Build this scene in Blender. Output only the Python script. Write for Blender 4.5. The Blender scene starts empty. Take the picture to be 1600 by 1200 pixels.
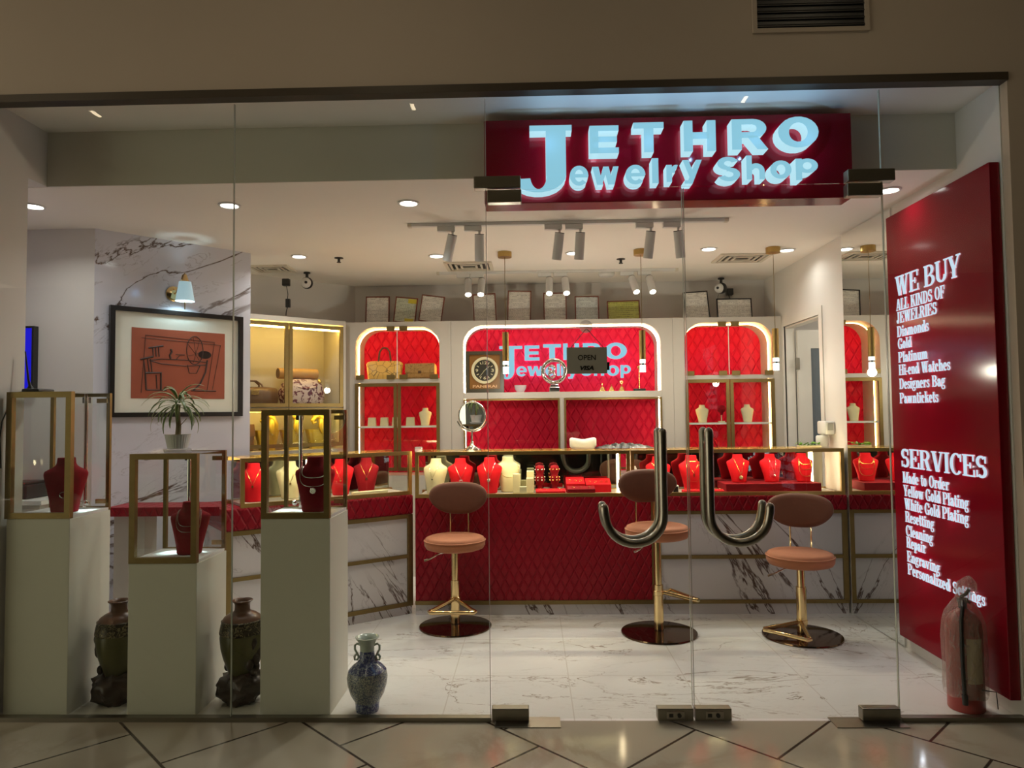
import bpy, bmesh, math, random
from mathutils import Vector, Matrix
from mathutils.geometry import tessellate_polygon
PI = math.pi
random.seed(11)
SC = bpy.context.scene
COL = SC.collection

# ------------------------------------------------------------------ camera, world, exposure
cam_d = bpy.data.cameras.new('camera'); cam = bpy.data.objects.new('camera', cam_d); COL.objects.link(cam)
SC.camera = cam
cam_d.sensor_width = 36; cam_d.lens = 1111.8 / 1600 * 36; cam_d.clip_start = .05
_yaw, _pit, _roll = .0259, .0431, -.0109
_f = Vector((-math.sin(_yaw) * math.cos(_pit), math.cos(_yaw) * math.cos(_pit), math.sin(_pit)))
_r = Vector((math.cos(_yaw), math.sin(_yaw), 0)); _u = _r.cross(_f)
_r2 = _r * math.cos(_roll) + _u * math.sin(_roll); _u2 = _u * math.cos(_roll) - _r * math.sin(_roll)
cam.matrix_world = Matrix(((_r2.x, _u2.x, -_f.x, 0), (_r2.y, _u2.y, -_f.y, -3.249), (_r2.z, _u2.z, -_f.z, 1.37), (0, 0, 0, 1)))

world = bpy.data.worlds.new('mall_ambience'); SC.world = world; world.use_nodes = True
bgn = world.node_tree.nodes['Background']
bgn.inputs[0].default_value = (1.0, .89, .67, 1); bgn.inputs[1].default_value = 2.0

SC.view_settings.view_transform = 'Standard'; SC.view_settings.look = 'None'
SC.view_settings.gamma = 1; SC.view_settings.use_curve_mapping = False
SC.view_settings.exposure = 0.0
cy = SC.cycles
cy.use_denoising = True
cy.max_bounces = 10; cy.transparent_max_bounces = 40; cy.diffuse_bounces = 4; cy.glossy_bounces = 6
cy.caustics_reflective = False; cy.caustics_refractive = False; cy.sample_clamp_indirect = 4

P_DOWN, P_TRACK, P_WASH = 4.8, 27, 6.0      # watts: downlights, rear track spots, front track spots
COOL, WARM = (1.0, .96, .92), (1.0, .78, .52)

# ------------------------------------------------------------------ materials
def inp(b, *names):
    for n in names:
        if n in b.inputs: return b.inputs[n]

class NT:
    def __init__(s, name):
        s.m = bpy.data.materials.new(name); s.m.use_nodes = True
        s.t = s.m.node_tree; s.b = s.t.nodes['Principled BSDF']; s.out = s.t.nodes['Material Output']
    def n(s, t, **kw):
        q = s.t.nodes.new(t)
        for k, v in kw.items(): setattr(q, k, v)
        return q
    def l(s, a, b): s.t.links.new(a, b)
    def val(s, sock, v):
        if isinstance(v, bpy.types.NodeSocket): s.l(v, sock)
        else: sock.default_value = v
    def math(s, op, a, b=0.0, c=0.0):
        q = s.n('ShaderNodeMath', operation=op)
        for i, v in enumerate((a, b, c)): s.val(q.inputs[i], v)
        return q.outputs[0]
    def mix(s, f, a, b):
        q = s.n('ShaderNodeMix', data_type='RGBA')
        s.val(q.inputs[0], f)
        for sock, v in ((q.inputs[6], a), (q.inputs[7], b)):
            if isinstance(v, tuple): sock.default_value = (*v[:3], 1)
            else: s.l(v, sock)
        return q.outputs[2]
    def obj(s, scale=(1, 1, 1), rot=(0, 0, 0), loc=(0, 0, 0)):
        c = s.n('ShaderNodeTexCoord'); m = s.n('ShaderNodeMapping')
        m.inputs['Scale'].default_value = scale; m.inputs['Rotation'].default_value = rot; m.inputs['Location'].default_value = loc
        s.l(c.outputs['Object'], m.inputs[0]); return m.outputs[0]
    def xyz(s, v):
        q = s.n('ShaderNodeSeparateXYZ'); s.l(v, q.inputs[0]); return q.outputs
    def noise(s, v, scale, detail=2, dist=0, rough=.5):
        q = s.n('ShaderNodeTexNoise'); s.l(v, q.inputs['Vector'])
        q.inputs['Scale'].default_value = scale; q.inputs['Detail'].default_value = detail
        q.inputs['Distortion'].default_value = dist; q.inputs['Roughness'].default_value = rough
        return q.outputs['Fac']
    def rng(s, v, a, b, c=0.0, d=1.0, smooth=True):
        q = s.n('ShaderNodeMapRange'); q.interpolation_type = 'SMOOTHSTEP' if smooth else 'LINEAR'
        s.l(v, q.inputs[0])
        for i, k in enumerate((a, b, c, d)): q.inputs[i + 1].default_value = k
        return q.outputs[0]
    def bump(s, h, strength=.5, dist=.01):
        q = s.n('ShaderNodeBump'); q.inputs['Strength'].default_value = strength; q.inputs['Distance'].default_value = dist
        s.l(h, q.inputs['Height']); s.l(q.outputs[0], s.b.inputs['Normal'])
    def set(s, col=None, rough=None, metal=None, spec=None, coat=None, sheen=None):
        b = s.b
        if col is not None:
            if isinstance(col, tuple): b.inputs['Base Color'].default_value = (*col, 1)
            else: s.l(col, b.inputs['Base Color'])
        if rough is not None: s.val(b.inputs['Roughness'], rough)
        if metal is not None: b.inputs['Metallic'].default_value = metal
        if spec is not None: inp(b, 'Specular IOR Level', 'Specular').default_value = spec
        if coat is not None: inp(b, 'Coat Weight', 'Coat').default_value = coat; inp(b, 'Coat Roughness').default_value = .05
        if sheen is not None:
            inp(b, 'Sheen Weight', 'Sheen').default_value = sheen
        return s

def M(name, col, rough=.5, metal=0, spec=.5, coat=None, sheen=None, var=.06, vs=8):
    t = NT(name); v = t.obj()
    n = t.noise(v, vs, 3)
    lo = tuple(c * (1 - var) for c in col); hi = tuple(min(1, c * (1 + var)) for c in col)
    t.set(t.mix(n, lo, hi), rough, metal, spec, coat, sheen)
    return t.m

def E(name, col, s, base=(.8, .8, .8)):
    t = NT(name); t.set(base, .6, spec=.0 if 'letter' in name else .5)
    t.b.inputs['Emission Color'].default_value = (*col, 1); t.b.inputs['Emission Strength'].default_value = s
    return t.m

def glass(name, tint=(.97, .985, .975), k=1.0):
    t = NT(name); t.t.nodes.remove(t.b)
    lw = t.n('ShaderNodeLayerWeight'); lw.inputs[0].default_value = .5
    f = t.math('POWER', lw.outputs['Facing'], 5.0)
    f = t.math('MULTIPLY_ADD', f, .92, .042)
    g = t.n('ShaderNodeNewGeometry')
    f = t.math('MULTIPLY', f, t.math('SUBTRACT', 1.0, g.outputs['Backfacing']))
    f = t.math('MULTIPLY', f, k)
    tr = t.n('ShaderNodeBsdfTransparent'); tr.inputs[0].default_value = (*tint, 1)
    gl = t.n('ShaderNodeBsdfGlossy'); gl.inputs['Roughness'].default_value = 0
    mx = t.n('ShaderNodeMixShader'); t.l(f, mx.inputs[0]); t.l(tr.outputs[0], mx.inputs[1]); t.l(gl.outputs[0], mx.inputs[2])
    t.l(mx.outputs[0], t.out.inputs[0]); return t.m

def quilt(name, w, h, col, rough=.55, axis='x', bump=.9):
    t = NT(name); v = t.obj(); x, y, z = t.xyz(v)
    a = t.math('ADD', t.math('DIVIDE', x, w), t.math('DIVIDE', z, h)); b = t.math('SUBTRACT', t.math('DIVIDE', x, w), t.math('DIVIDE', z, h))
    ha = t.math('PINGPONG', a, .5); hb = t.math('PINGPONG', b, .5)
    hh = t.math('MINIMUM', ha, hb)
    hh = t.rng(hh, 0, .16, 0, 1)
    fine = t.noise(v, 220, 2)
    t.set(t.mix(t.noise(v, 5, 2), tuple(c * .92 for c in col), tuple(min(1, c * 1.06) for c in col)), rough, spec=.22)
    t.bump(t.math('MULTIPLY_ADD', fine, .04, hh), bump, .012); return t.m

def marble(name, base, vein, scale=1.0, wid=.012, rough=.12, rot=(.3, .5, .7), stretch=(1, 1, 1), tile=None, fine=.35, coat=0.0, m2=(.48, .62), grout=(.45, .42, .38), run=None):
    t = NT(name)
    v = t.obj(stretch, rot) if run is None else t.obj()
    if run is not None:                     # veins drawn out along one direction of the upright slab
        x, y, z = t.xyz(v); c, s_ = math.cos(run[0]), math.sin(run[0])
        u = t.math('MULTIPLY', t.math('ADD', t.math('MULTIPLY', x, c), t.math('MULTIPLY', z, s_)), run[1])
        w_ = t.math('ADD', t.math('MULTIPLY', x, -s_), t.math('MULTIPLY', z, c))
        k = t.n('ShaderNodeCombineXYZ'); t.l(u, k.inputs[0]); t.l(t.math('ADD', y, run[2]), k.inputs[1]); t.l(w_, k.inputs[2]); v = k.outputs[0]
    n1 = t.noise(v, scale, 8, .9, .58)
    a1 = t.math('ABSOLUTE', t.math('SUBTRACT', n1, .5))
    v1 = t.rng(a1, 0, wid, 1, 0)
    mk = t.rng(t.noise(v, scale * .8 + .13, 2), m2[0], m2[1], 0, 1)
    n2 = t.noise(v, scale * 2.3, 6, 1.5, .6); v2 = t.rng(t.math('ABSOLUTE', t.math('SUBTRACT', n2, .47)), 0, wid * .7, 1, 0)
    k = t.math('MAXIMUM', t.math('MULTIPLY', v1, mk), t.math('MULTIPLY', t.math('MULTIPLY', v2, mk), fine))
    cloud = t.mix(t.noise(v, scale * 1.3, 3), tuple(c * .9 for c in base), base)
    c = t.mix(k, cloud, vein)
    if tile:
        w, ang, ox, oy, gw, off = tile
        vv = t.obj((1, 1, 1), (0, 0, ang), (ox, oy, 0)); x, y, z = t.xyz(vv)
        row = t.math('FLOOR', t.math('DIVIDE', y, w))
        xs = t.math('ADD', t.math('DIVIDE', x, w), t.math('MULTIPLY', row, off))
        gx = t.math('PINGPONG', xs, .5); gy = t.math('PINGPONG', t.math('DIVIDE', y, w), .5)
        g = t.rng(t.math('MINIMUM', gx, gy), gw * .5 / w, gw / w, 1, 0)
        c = t.mix(g, c, grout)
    t.set(c, rough, spec=.5, coat=coat); return t.m

G = {}
G['glass'] = glass('clear_glass')
G['front'] = glass('shopfront_glass', (.955, .975, .955), 1.0)
G['wallp'] = M('painted_plaster', (.74, .70, .66), .6, var=.02)
G['ceilp'] = M('ceiling_paint', (.90, .85, .79), .7, var=.02)
G['softp'] = M('soffit_paint', (.66, .63, .55), .7, var=.02)
G['mallp'] = M('mall_beige_wall', (.50, .43, .35), .65, var=.05, vs=2)
G['darkblock'] = M('dark_blocker_surface', (.03, .028, .026), .6)  # dark surface of the added out-of-view light blockers
G['mallc'] = M('mall_ceiling_paint', (.55, .48, .38), .7)
G['cream'] = M('cream_laminate', (.55, .50, .44), .35, var=.02)
G['white'] = M('white_lacquer', (.78, .77, .74), .35, var=.02)
G['plinth'] = M('plinth_paint', (.70, .69, .60), .5, var=.03, vs=4)
G['gold'] = M('brushed_gold', (.50, .34, .12), .38, 1, var=.12, vs=30)
G['oldgold'] = M('dull_gold_frame', (.25, .175, .065), .42, .85, var=.12, vs=30)
G['brass'] = M('polished_brass', (.80, .60, .30), .14, 1, var=.04)
G['bronze'] = M('bronze_mirror_disc', (.24, .15, .09), .09, 1, var=.05)
G['chrome'] = M('chrome', (.78, .77, .74), .08, 1, var=.02)
G['steel'] = M('worn_steel_tube', (.31, .29, .24), .30, 1, var=.1, vs=20)
G['silicone'] = M('glass_edge', (.42, .44, .38), .3)
G['fit'] = M('patch_fitting_bronze', (.23, .215, .17), .32, .9, var=.1)
G['dark'] = M('dark_metal', (.03, .028, .025), .4, .3)
G['black'] = M('black_plastic', (.012, .012, .012), .4)
G['trimd'] = M('dark_header_trim', (.055, .042, .028), .45)
G['redgloss'] = M('red_gloss_panel', (.22, .002, .011), .13, spec=.22, var=.05)
G['redside'] = M('red_panel_edge', (.12, .003, .01), .2)
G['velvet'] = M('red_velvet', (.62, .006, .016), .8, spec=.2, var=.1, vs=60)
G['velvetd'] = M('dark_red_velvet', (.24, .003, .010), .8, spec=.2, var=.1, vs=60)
G['linen'] = M('cream_linen', (.74, .66, .42), .8, var=.08, vs=60)
G['pink'] = M('blush_velvet', (.42, .145, .06), .75, sheen=.15, var=.10, vs=40)
G['brownv'] = M('rust_velvet', (.145, .048, .022), .75, sheen=.15, var=.12, vs=40)
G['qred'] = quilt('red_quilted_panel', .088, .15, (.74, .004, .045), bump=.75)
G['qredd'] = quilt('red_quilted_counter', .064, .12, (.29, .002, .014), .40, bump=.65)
G['mirror'] = M('mirror_silver', (.86, .87, .85), .0, 1, var=0)
G['mirrord'] = M('tinted_mirror', (.44, .45, .40), .0, 1, var=0)
G['gmarble'] = marble('grey_veined_marble', (.70, .70, .80), (.10, .055, .035), 1.6, .014, .09, m2=(.44, .54), run=(.55, .38, .2))
G['cmarble'] = marble('counter_marble', (.70, .66, .67), (.09, .045, .03), 1.9, .012, .16, m2=(.42, .5), run=(-.95, .30, .7))
G['sfloor'] = marble('white_marble_tiles', (.80, .79, .77), (.33, .27, .22), 1.7, .006, .13, rot=(0, 0, .5), stretch=(.55, 1.7, 1), tile=(.6, 0, .42, .05, .0035, 0), fine=.5, m2=(.35, .5), grout=(.62, .59, .55))
G['mfloor'] = marble('beige_mall_tiles', (.42, .385, .315), (.33, .29, .23), 1.1, .05, .10, rot=(0, 0, .2), tile=(.588, PI / 4, .62, .16, .008, .37), fine=.3, grout=(.05, .038, .03))
G['paper_white'] = M('mat_board', (.70, .68, .60), .7)
G['halo'] = E('halo_led', (.55, .80, 1.0), 4.0)
G['lit'] = E('lit_acrylic_letter', (.33, .70, .90), .86, (.03, .04, .05))
G['litside'] = E('lit_letter_edge', (.52, .84, 1.0), .95, (.1, .1, .1))
G['halo_r'] = E('halo_led_white', (.80, .88, 1.0), 3.0)
G['lit_w'] = E('lit_letter_white', (.66, .82, 1.0), .95, (.03, .03, .03))
G['led_w'] = E('led_strip_warm', (1.0, .54, .19), 38.0)
G['led_m'] = E('led_strip_soft', (1.0, .74, .47), 32.0)
G['led_y'] = E('led_strip_yellow', (1.0, .62, .14), 60.0)
G['led_c'] = E('led_case', (1.0, .74, .40), 40.0)
G['lens'] = E('downlight_lens', (1.0, .97, .92), 12.0)
G['spotlens'] = E('spot_lens', (1.0, .92, .78), 9.0)
G['pend'] = E('pendant_acrylic', (.72, .95, 1.0), 2.0)
G['shade'] = E('sconce_shade', (.55, .86, 1.0), .45, (.35, .4, .42))
G['tv'] = E('tv_screen', (.0, .0, 1.0), .62, (.01, .01, .01))
G['strip'] = E('linear_lamp', (1.0, .80, .52), 22.0)
G['cyan'] = E('case_led', (.75, .97, 1.0), 5.0)
G['plastic'] = None
G['green'] = M('leaf_green', (.075, .15, .03), .45, var=.5, vs=14)
G['leafedge'] = M('leaf_pale_edge', (.30, .34, .13), .5, var=.2)
G['lime'] = M('lime_foliage', (.16, .40, .03), .5, var=.4, vs=40)
G['stem'] = M('plant_cane', (.16, .12, .05), .7, var=.3, vs=30)
G['urn'] = M('olive_jade_glaze', (.085, .08, .018), .28, var=.45, vs=9)
G['urnneck'] = M('brown_glaze', (.12, .05, .024), .32, var=.2)
G['rock'] = M('dark_carved_stone', (.035, .018, .011), .4, var=.6, vs=24)
G['celadon'] = M('celadon_glaze', (.45, .52, .46), .15, var=.06)
G['extred'] = M('extinguisher_red', (.36, .03, .02), .3)
G['label'] = M('cream_sticker', (.66, .58, .36), .6, var=.1)
G['yleather'] = None
t = NT('crocodile_yellow'); v = t.obj(); vo = t.n('ShaderNodeTexVoronoi', feature='DISTANCE_TO_EDGE'); t.l(v, vo.inputs['Vector']); vo.inputs['Scale'].default_value = 17
t.set(t.mix(t.rng(vo.outputs['Distance'], .0, .05, 1, 0), (.78, .46, .10), (.10, .06, .02)), .4); G['yleather'] = t.m
t = NT('crackled_tan'); v = t.obj(); n = t.noise(v, 22, 6, 2)
t.set(t.mix(t.rng(t.math('ABSOLUTE', t.math('SUBTRACT', n, .5)), 0, .035, 1, 0), (.50, .27, .09), (.20, .09, .03)), .45); G['tan'] = t.m
t = NT('floral_print'); v = t.obj(); n = t.noise(v, 26, 4, .6)
t.set(t.mix(t.rng(n, .50, .56), (.66, .50, .44), (.13, .025, .045)), .5); G['floral'] = t.m
G['brown'] = M('brown_leather', (.13, .065, .03), .38, var=.25, vs=12)
G['tanp'] = M('tan_roll_leather', (.48, .26, .07), .4, var=.2)
G['goldbag'] = M('gold_leather', (.50, .36, .05), .35, .35, var=.25, vs=18)
t = NT('blue_white_porcelain'); v = t.obj(); vo = t.n('ShaderNodeTexVoronoi', feature='DISTANCE_TO_EDGE'); t.l(v, vo.inputs['Vector']); vo.inputs['Scale'].default_value = 95
n = t.noise(v, 120, 3, 1.5); k = t.math('MAXIMUM', t.rng(vo.outputs['Distance'], .03, .10, 1, 0), t.rng(n, .52, .6))
t.set(t.mix(k, (.42, .43, .38), (.05, .075, .16)), .16); G['porc'] = t.m
t = NT('blue_porcelain'); v = t.obj(); n = t.noise(v, 90, 4, 1.0)
t.set(t.mix(t.rng(n, .45, .62), (.03, .045, .17), (.30, .35, .42)), .14); G['porcb'] = t.m
t = NT('urn_scroll_band'); v = t.obj(); n = t.noise(v, 42, 3, 1.2)
g_ = t.rng(t.math('ABSOLUTE', t.math('SUBTRACT', n, .5)), .01, .045, 1, 0)
t.set(t.mix(g_, (.03, .022, .008), (.34, .28, .14)), .35, .3); t.bump(g_, .8, .006); G['urnband'] = t.m
def doc(name, base, ink, lh=.013, z0=.0):
    t = NT(name); v = t.obj(); x, y, z = t.xyz(v)
    zl = t.math('DIVIDE', z, lh); fr = t.math('FRACT', zl); row = t.math('FLOOR', zl)
    cmb = t.n('ShaderNodeCombineXYZ'); t.l(t.math('MULTIPLY', x, 150.0), cmb.inputs[0]); t.l(t.math('MULTIPLY', row, 7.3), cmb.inputs[1])
    n = t.noise(cmb.outputs[0], 1.0, 1); word = t.rng(n, .42, .5)
    c2 = t.n('ShaderNodeCombineXYZ'); t.l(t.math('MULTIPLY', x, 9.0), c2.inputs[0]); t.l(t.math('MULTIPLY', row, 3.1), c2.inputs[1])
    ln = t.rng(t.noise(c2.outputs[0], 1.0, 1), .40, .46)
    k = t.math('MULTIPLY', t.math('MULTIPLY', t.rng(fr, .38, .46, 1, 0), word), ln)
    t.set(t.mix(t.math('MULTIPLY', k, .55), base, ink), .25, spec=.5, coat=.3); return t.m
G['docw'] = doc('white_certificate', (.82, .78, .72), (.10, .09, .09)); G['docg'] = doc('greenish_certificate', (.62, .66, .52), (.08, .1, .09))
G['docy'] = doc('olive_green_certificate', (.55, .55, .12), (.08, .08, .03), .018); G['docb'] = doc('bluish_certificate', (.66, .70, .68), (.08, .09, .10))
G['yellow'] = M('yellow_sticker', (.70, .58, .05), .5)
t = NT('crinkled_plastic_wrap'); v = t.obj((1, 1, .35)); nn = t.noise(v, 48, 6, 1.2)
t.bump(nn, .9, .02); t.set((.62, .50, .46), .25)
tr = t.n('ShaderNodeBsdfTransparent'); tr.inputs[0].default_value = (.96, .93, .92, 1)
mx = t.n('ShaderNodeMixShader'); t.l(t.rng(nn, .30, .75, .24, .44), mx.inputs[0]); t.l(tr.outputs[0], mx.inputs[1]); t.l(t.b.outputs[0], mx.inputs[2]); t.l(mx.outputs[0], t.out.inputs[0]); G['plastic'] = t.m
t = NT('frosted_glass_bowl'); t.set((.85, .8, .8), .2); tr = t.n('ShaderNodeBsdfTransparent'); mx = t.n('ShaderNodeMixShader'); mx.inputs[0].default_value = .45
t.l(tr.outputs[0], mx.inputs[1]); t.l(t.b.outputs[0], mx.inputs[2]); t.l(mx.outputs[0], t.out.inputs[0]); G['frost'] = t.m
G['print'] = M('red_orange_print', (.34, .085, .045), .35, var=.22, vs=5, coat=.3)
G['ink'] = M('drawing_ink', (.05, .022, .016), .6)
G['framebk'] = M('black_frame_lacquer', (.012, .009, .008), .3)
G['framebr'] = M('red_brown_frame', (.20, .05, .025), .4)
G['clockbox'] = M('dark_clock_box', (.075, .062, .04), .3); G['clockface'] = M('clock_amber_board', (.26, .11, .02), .35); G['dial'] = M('clock_dial', (.035, .03, .02), .3)
G['grille'] = M('vent_white', (.66, .60, .50), .6)
G['greypl'] = M('sign_board_grey', (.42, .42, .37), .45)
G['orange'] = M('orange_print', (.85, .50, .25), .4)
G['inkblk'] = M('black_lettering', (.008, .008, .008), .4)
G['tracksp'] = M('white_track_lamp', (.70, .69, .68), .45, var=.02)
G['doorleaf'] = M('door_white', (.72, .69, .64), .4); G['dglass'] = M('door_grey_glass', (.14, .17, .20), .15)
G['silver'] = M('silver_chain', (.80, .78, .74), .2, 1, var=.02); G['goldc'] = M('gold_chain', (.90, .62, .22), .22, 1, var=.02)

# ------------------------------------------------------------------ mesh builder
class MB:
    def __init__(s, t=None):
        s.bm = bmesh.new(); s.off = Vector(t.location) if t is not None else Vector((0, 0, 0)); s.mi = 0
    def face(s, pts):
        try:
            f = s.bm.faces.new([s.bm.verts.new(p) for p in pts]); f.material_index = s.mi; return f
        except ValueError: return None
    def box(s, x0, x1, y0, y1, z0, z1, bev=0, rot=None):
        r = bmesh.ops.create_cube(s.bm, size=1); vs = r['verts']
        for v in vs:
            v.co = Vector(((x0 + x1) / 2 + v.co.x * (x1 - x0), (y0 + y1) / 2 + v.co.y * (y1 - y0), (z0 + z1) / 2 + v.co.z * (z1 - z0)))
        fs = {f for v in vs for f in v.link_faces}
        for f in fs: f.material_index = s.mi
        if bev:
            es = list({e for v in vs for e in v.link_edges})
            rr = bmesh.ops.bevel(s.bm, geom=es, offset=bev, segments=2, profile=.5, affect='EDGES')
            for f in rr['faces']: f.material_index = s.mi
        return s
    def rings(s, rings, closed=True, cap=True):
        R = [[s.bm.verts.new(p) for p in r] for r in rings]; n = len(R[0])
        for a, b in zip(R, R[1:]):
            for i in range(n if closed else n - 1):
                j = (i + 1) % n
                try: s.bm.faces.new((a[i], a[j], b[j], b[i])).material_index = s.mi
                except ValueError: pass
        if cap and closed:
            for r, rev in ((R[0], True), (R[-1], False)):
                try: s.bm.faces.new(r[::-1] if rev else r).material_index = s.mi
                except ValueError: pass
        return s
    def lathe(s, prof, c=(0, 0), seg=32, cap=True, sx=1, sy=1):
        return s.rings([[(c[0] + sx * r * math.cos(2 * PI * i / seg), c[1] + sy * r * math.sin(2 * PI * i / seg), z) for i in range(seg)] for r, z in prof], True, cap)
    def tube(s, pts, r, seg=8, closed=False, round_end=False):
        P = [Vector(p) for p in pts]; n = len(P); rings = []; up = None
        rr = r if isinstance(r, (list, tuple)) else [r] * n
        for i in range(n):
            if closed: d = P[(i + 1) % n] - P[i - 1]
            else: d = P[min(i + 1, n - 1)] - P[max(i - 1, 0)]
            if d.length < 1e-9: d = Vector((0, 0, 1))
            d.normalize()
            if up is None: up = Vector((0, 0, 1)) if abs(d.z) < .9 else Vector((0, 1, 0))
            x = d.cross(up)
            if x.length < 1e-6: x = d.orthogonal()
            x.normalize(); up = x.cross(d).normalized()
            rings.append((P[i], x, up, d, rr[i]))
        def ring(p, x, u, q): return [p + x * q * math.cos(2 * PI * k / seg) + u * q * math.sin(2 * PI * k / seg) for k in range(seg)]
        R = [ring(p, x, u, q) for p, x, u, d, q in rings]
        if closed: R.append(R[0])
        if round_end:
            a, b = rings[0], rings[-1]
            pre = [ring(a[0] - a[3] * a[4] * math.sin(t), a[1], a[2], a[4] * math.cos(t)) for t in (1.45, 1.0, .5)]
            post = [ring(b[0] + b[3] * b[4] * math.sin(t), b[1], b[2], b[4] * math.cos(t)) for t in (.5, 1.0, 1.45)]
            R = pre + R + post
        return s.rings(R, True, not closed)
    def cyl(s, p0, p1, r, seg=20, r2=None): return s.tube([p0, p1], [r, r if r2 is None else r2], seg)
    def prism(s, poly, d0, d1, fn, holes=(), back=None, side=None):
        loops = [[Vector((p[0], p[1], 0)) for p in L] for L in [poly, *holes]]
        flat = [p for L in loops for p in L]
        tri = tessellate_polygon(loops)
        A = [s.bm.verts.new(fn(p.x, p.y, d0)) for p in flat]; B = [s.bm.verts.new(fn(p.x, p.y, d1)) for p in flat]
        for t in tri:
            try:
                s.bm.faces.new([A[i] for i in t]).material_index = s.mi if back is None else back
                s.bm.faces.new([B[i] for i in t][::-1]).material_index = s.mi
            except ValueError: pass
        k = 0
        for L in loops:
            n = len(L)
            for i in range(n):
                a, b = k + i, k + (i + 1) % n
                try: s.bm.faces.new((A[a], A[b], B[b], B[a])).material_index = s.mi if back is None else back + 1
                except ValueError: pass
            k += n
        return s
    def ball(s, c, r, seg=12, sc=(1, 1, 1)):
        q = bmesh.ops.create_uvsphere(s.bm, u_segments=seg, v_segments=max(6, seg // 2), radius=1)
        for v in q['verts']: v.co = Vector((c[0] + v.co.x * r * sc[0], c[1] + v.co.y * r * sc[1], c[2] + v.co.z * r * sc[2]))
        for f in {f for v in q['verts'] for f in v.link_faces}: f.material_index = s.mi
        return s
    def xf(s, m, start=0):
        for v in list(s.bm.verts)[start:]: v.co = m @ v.co
        return s
    def build(s, name, mats, parent=None, smooth=False, angle=40):
        me = bpy.data.meshes.new(name)
        bmesh.ops.recalc_face_normals(s.bm, faces=s.bm.faces)
        if s.off.length: bmesh.ops.translate(s.bm, verts=s.bm.verts, vec=-s.off)
        s.bm.to_mesh(me); s.bm.free()
        for m in (mats if isinstance(mats, (list, tuple)) else [mats]): me.materials.append(G[m] if isinstance(m, str) else m)
        o = bpy.data.objects.new(name, me); COL.objects.link(o)
        if smooth:
            me.polygons.foreach_set('use_smooth', [True] * len(me.polygons))
            try: me.set_sharp_from_angle(angle=math.radians(angle))
            except Exception: pass
        if parent is not None: o.parent = parent
        return o

def tag(o, label=None, cat=None, group=None, kind=None):
    if label: o['label'] = label
    if cat: o['category'] = cat
    if group: o['group'] = group
    if kind: o['kind'] = kind
    return o
def thing(name, label, cat, loc=(0, 0, 0), rz=0, group=None, kind=None):
    o = bpy.data.objects.new(name, None); COL.objects.link(o); o.location = loc; o.rotation_euler = (0, 0, rz); o.empty_display_size = .05
    return tag(o, label, cat, group, kind)
def struct(mb, name, mat, label=None, parent=None, smooth=False):
    o = mb.build(name, mat, parent, smooth)
    if parent is None:
        o['kind'] = 'structure'
        tag(o, label)
    return o
def solo(mb, name, mat, label, cat, group=None, smooth=False, loc=None):
    """a thing that is a single mesh; its origin is put at the middle of its base"""
    if loc is None:
        cs = [v.co for v in mb.bm.verts]
        loc = Vector(((min(c.x for c in cs) + max(c.x for c in cs)) / 2, (min(c.y for c in cs) + max(c.y for c in cs)) / 2, min(c.z for c in cs)))
        mb.off = loc
    o = mb.build(name, mat, None, smooth); o.location = loc
    return tag(o, label, cat, group)
def dup(root, loc=None, rz=None, label=None, group=None):
    def cp(o, par):
        c = o.copy(); COL.objects.link(c)
        if par is not None: c.parent = par
        for ch in list(o.children): cp(ch, c)
        return c
    r = cp(root, None)
    if loc is not None: r.location = loc
    if rz is not None: r.rotation_euler = (0, 0, rz)
    if label: r['label'] = label
    if group: r['group'] = group
    return r
def lamp(kind, name, loc, power, col=(1, 1, 1), target=None, size=.05, spot=1.2, blend=.5, parent=None, spread=None):
    d = bpy.data.lights.new(name, kind); d.energy = power; d.color = col
    if kind == 'AREA':
        d.shape = 'DISK'; d.size = size
        if spread: d.spread = spread
    elif kind == 'SPOT': d.spot_size = spot; d.spot_blend = blend; d.shadow_soft_size = size
    else: d.shadow_soft_size = size
    o = bpy.data.objects.new(name, d); COL.objects.link(o); o.location = loc
    dirv = (Vector(target) - Vector(loc)) if target else Vector((0, 0, -1))
    o.rotation_euler = dirv.to_track_quat('-Z', 'Y').to_euler()
    if parent is not None:
        o.parent = parent; o.matrix_parent_inverse = parent.matrix_basis.inverted()
    return o
def arcpts(cx, cz, r, a0, a1, n=10): return [(cx + r * math.cos(math.radians(a0 + (a1 - a0) * i / n)), cz + r * math.sin(math.radians(a0 + (a1 - a0) * i / n))) for i in range(n + 1)]
def arch(x0, x1, z0, z1, r, n=10):
    """opening with rounded upper corners, counter-clockwise from lower left"""
    return [(x0, z0), (x1, z0)] + arcpts(x1 - r, z1 - r, r, 0, 90, n) + arcpts(x0 + r, z1 - r, r, 90, 180, n)
XZ = lambda x, z, d: (x, d, z)

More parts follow.
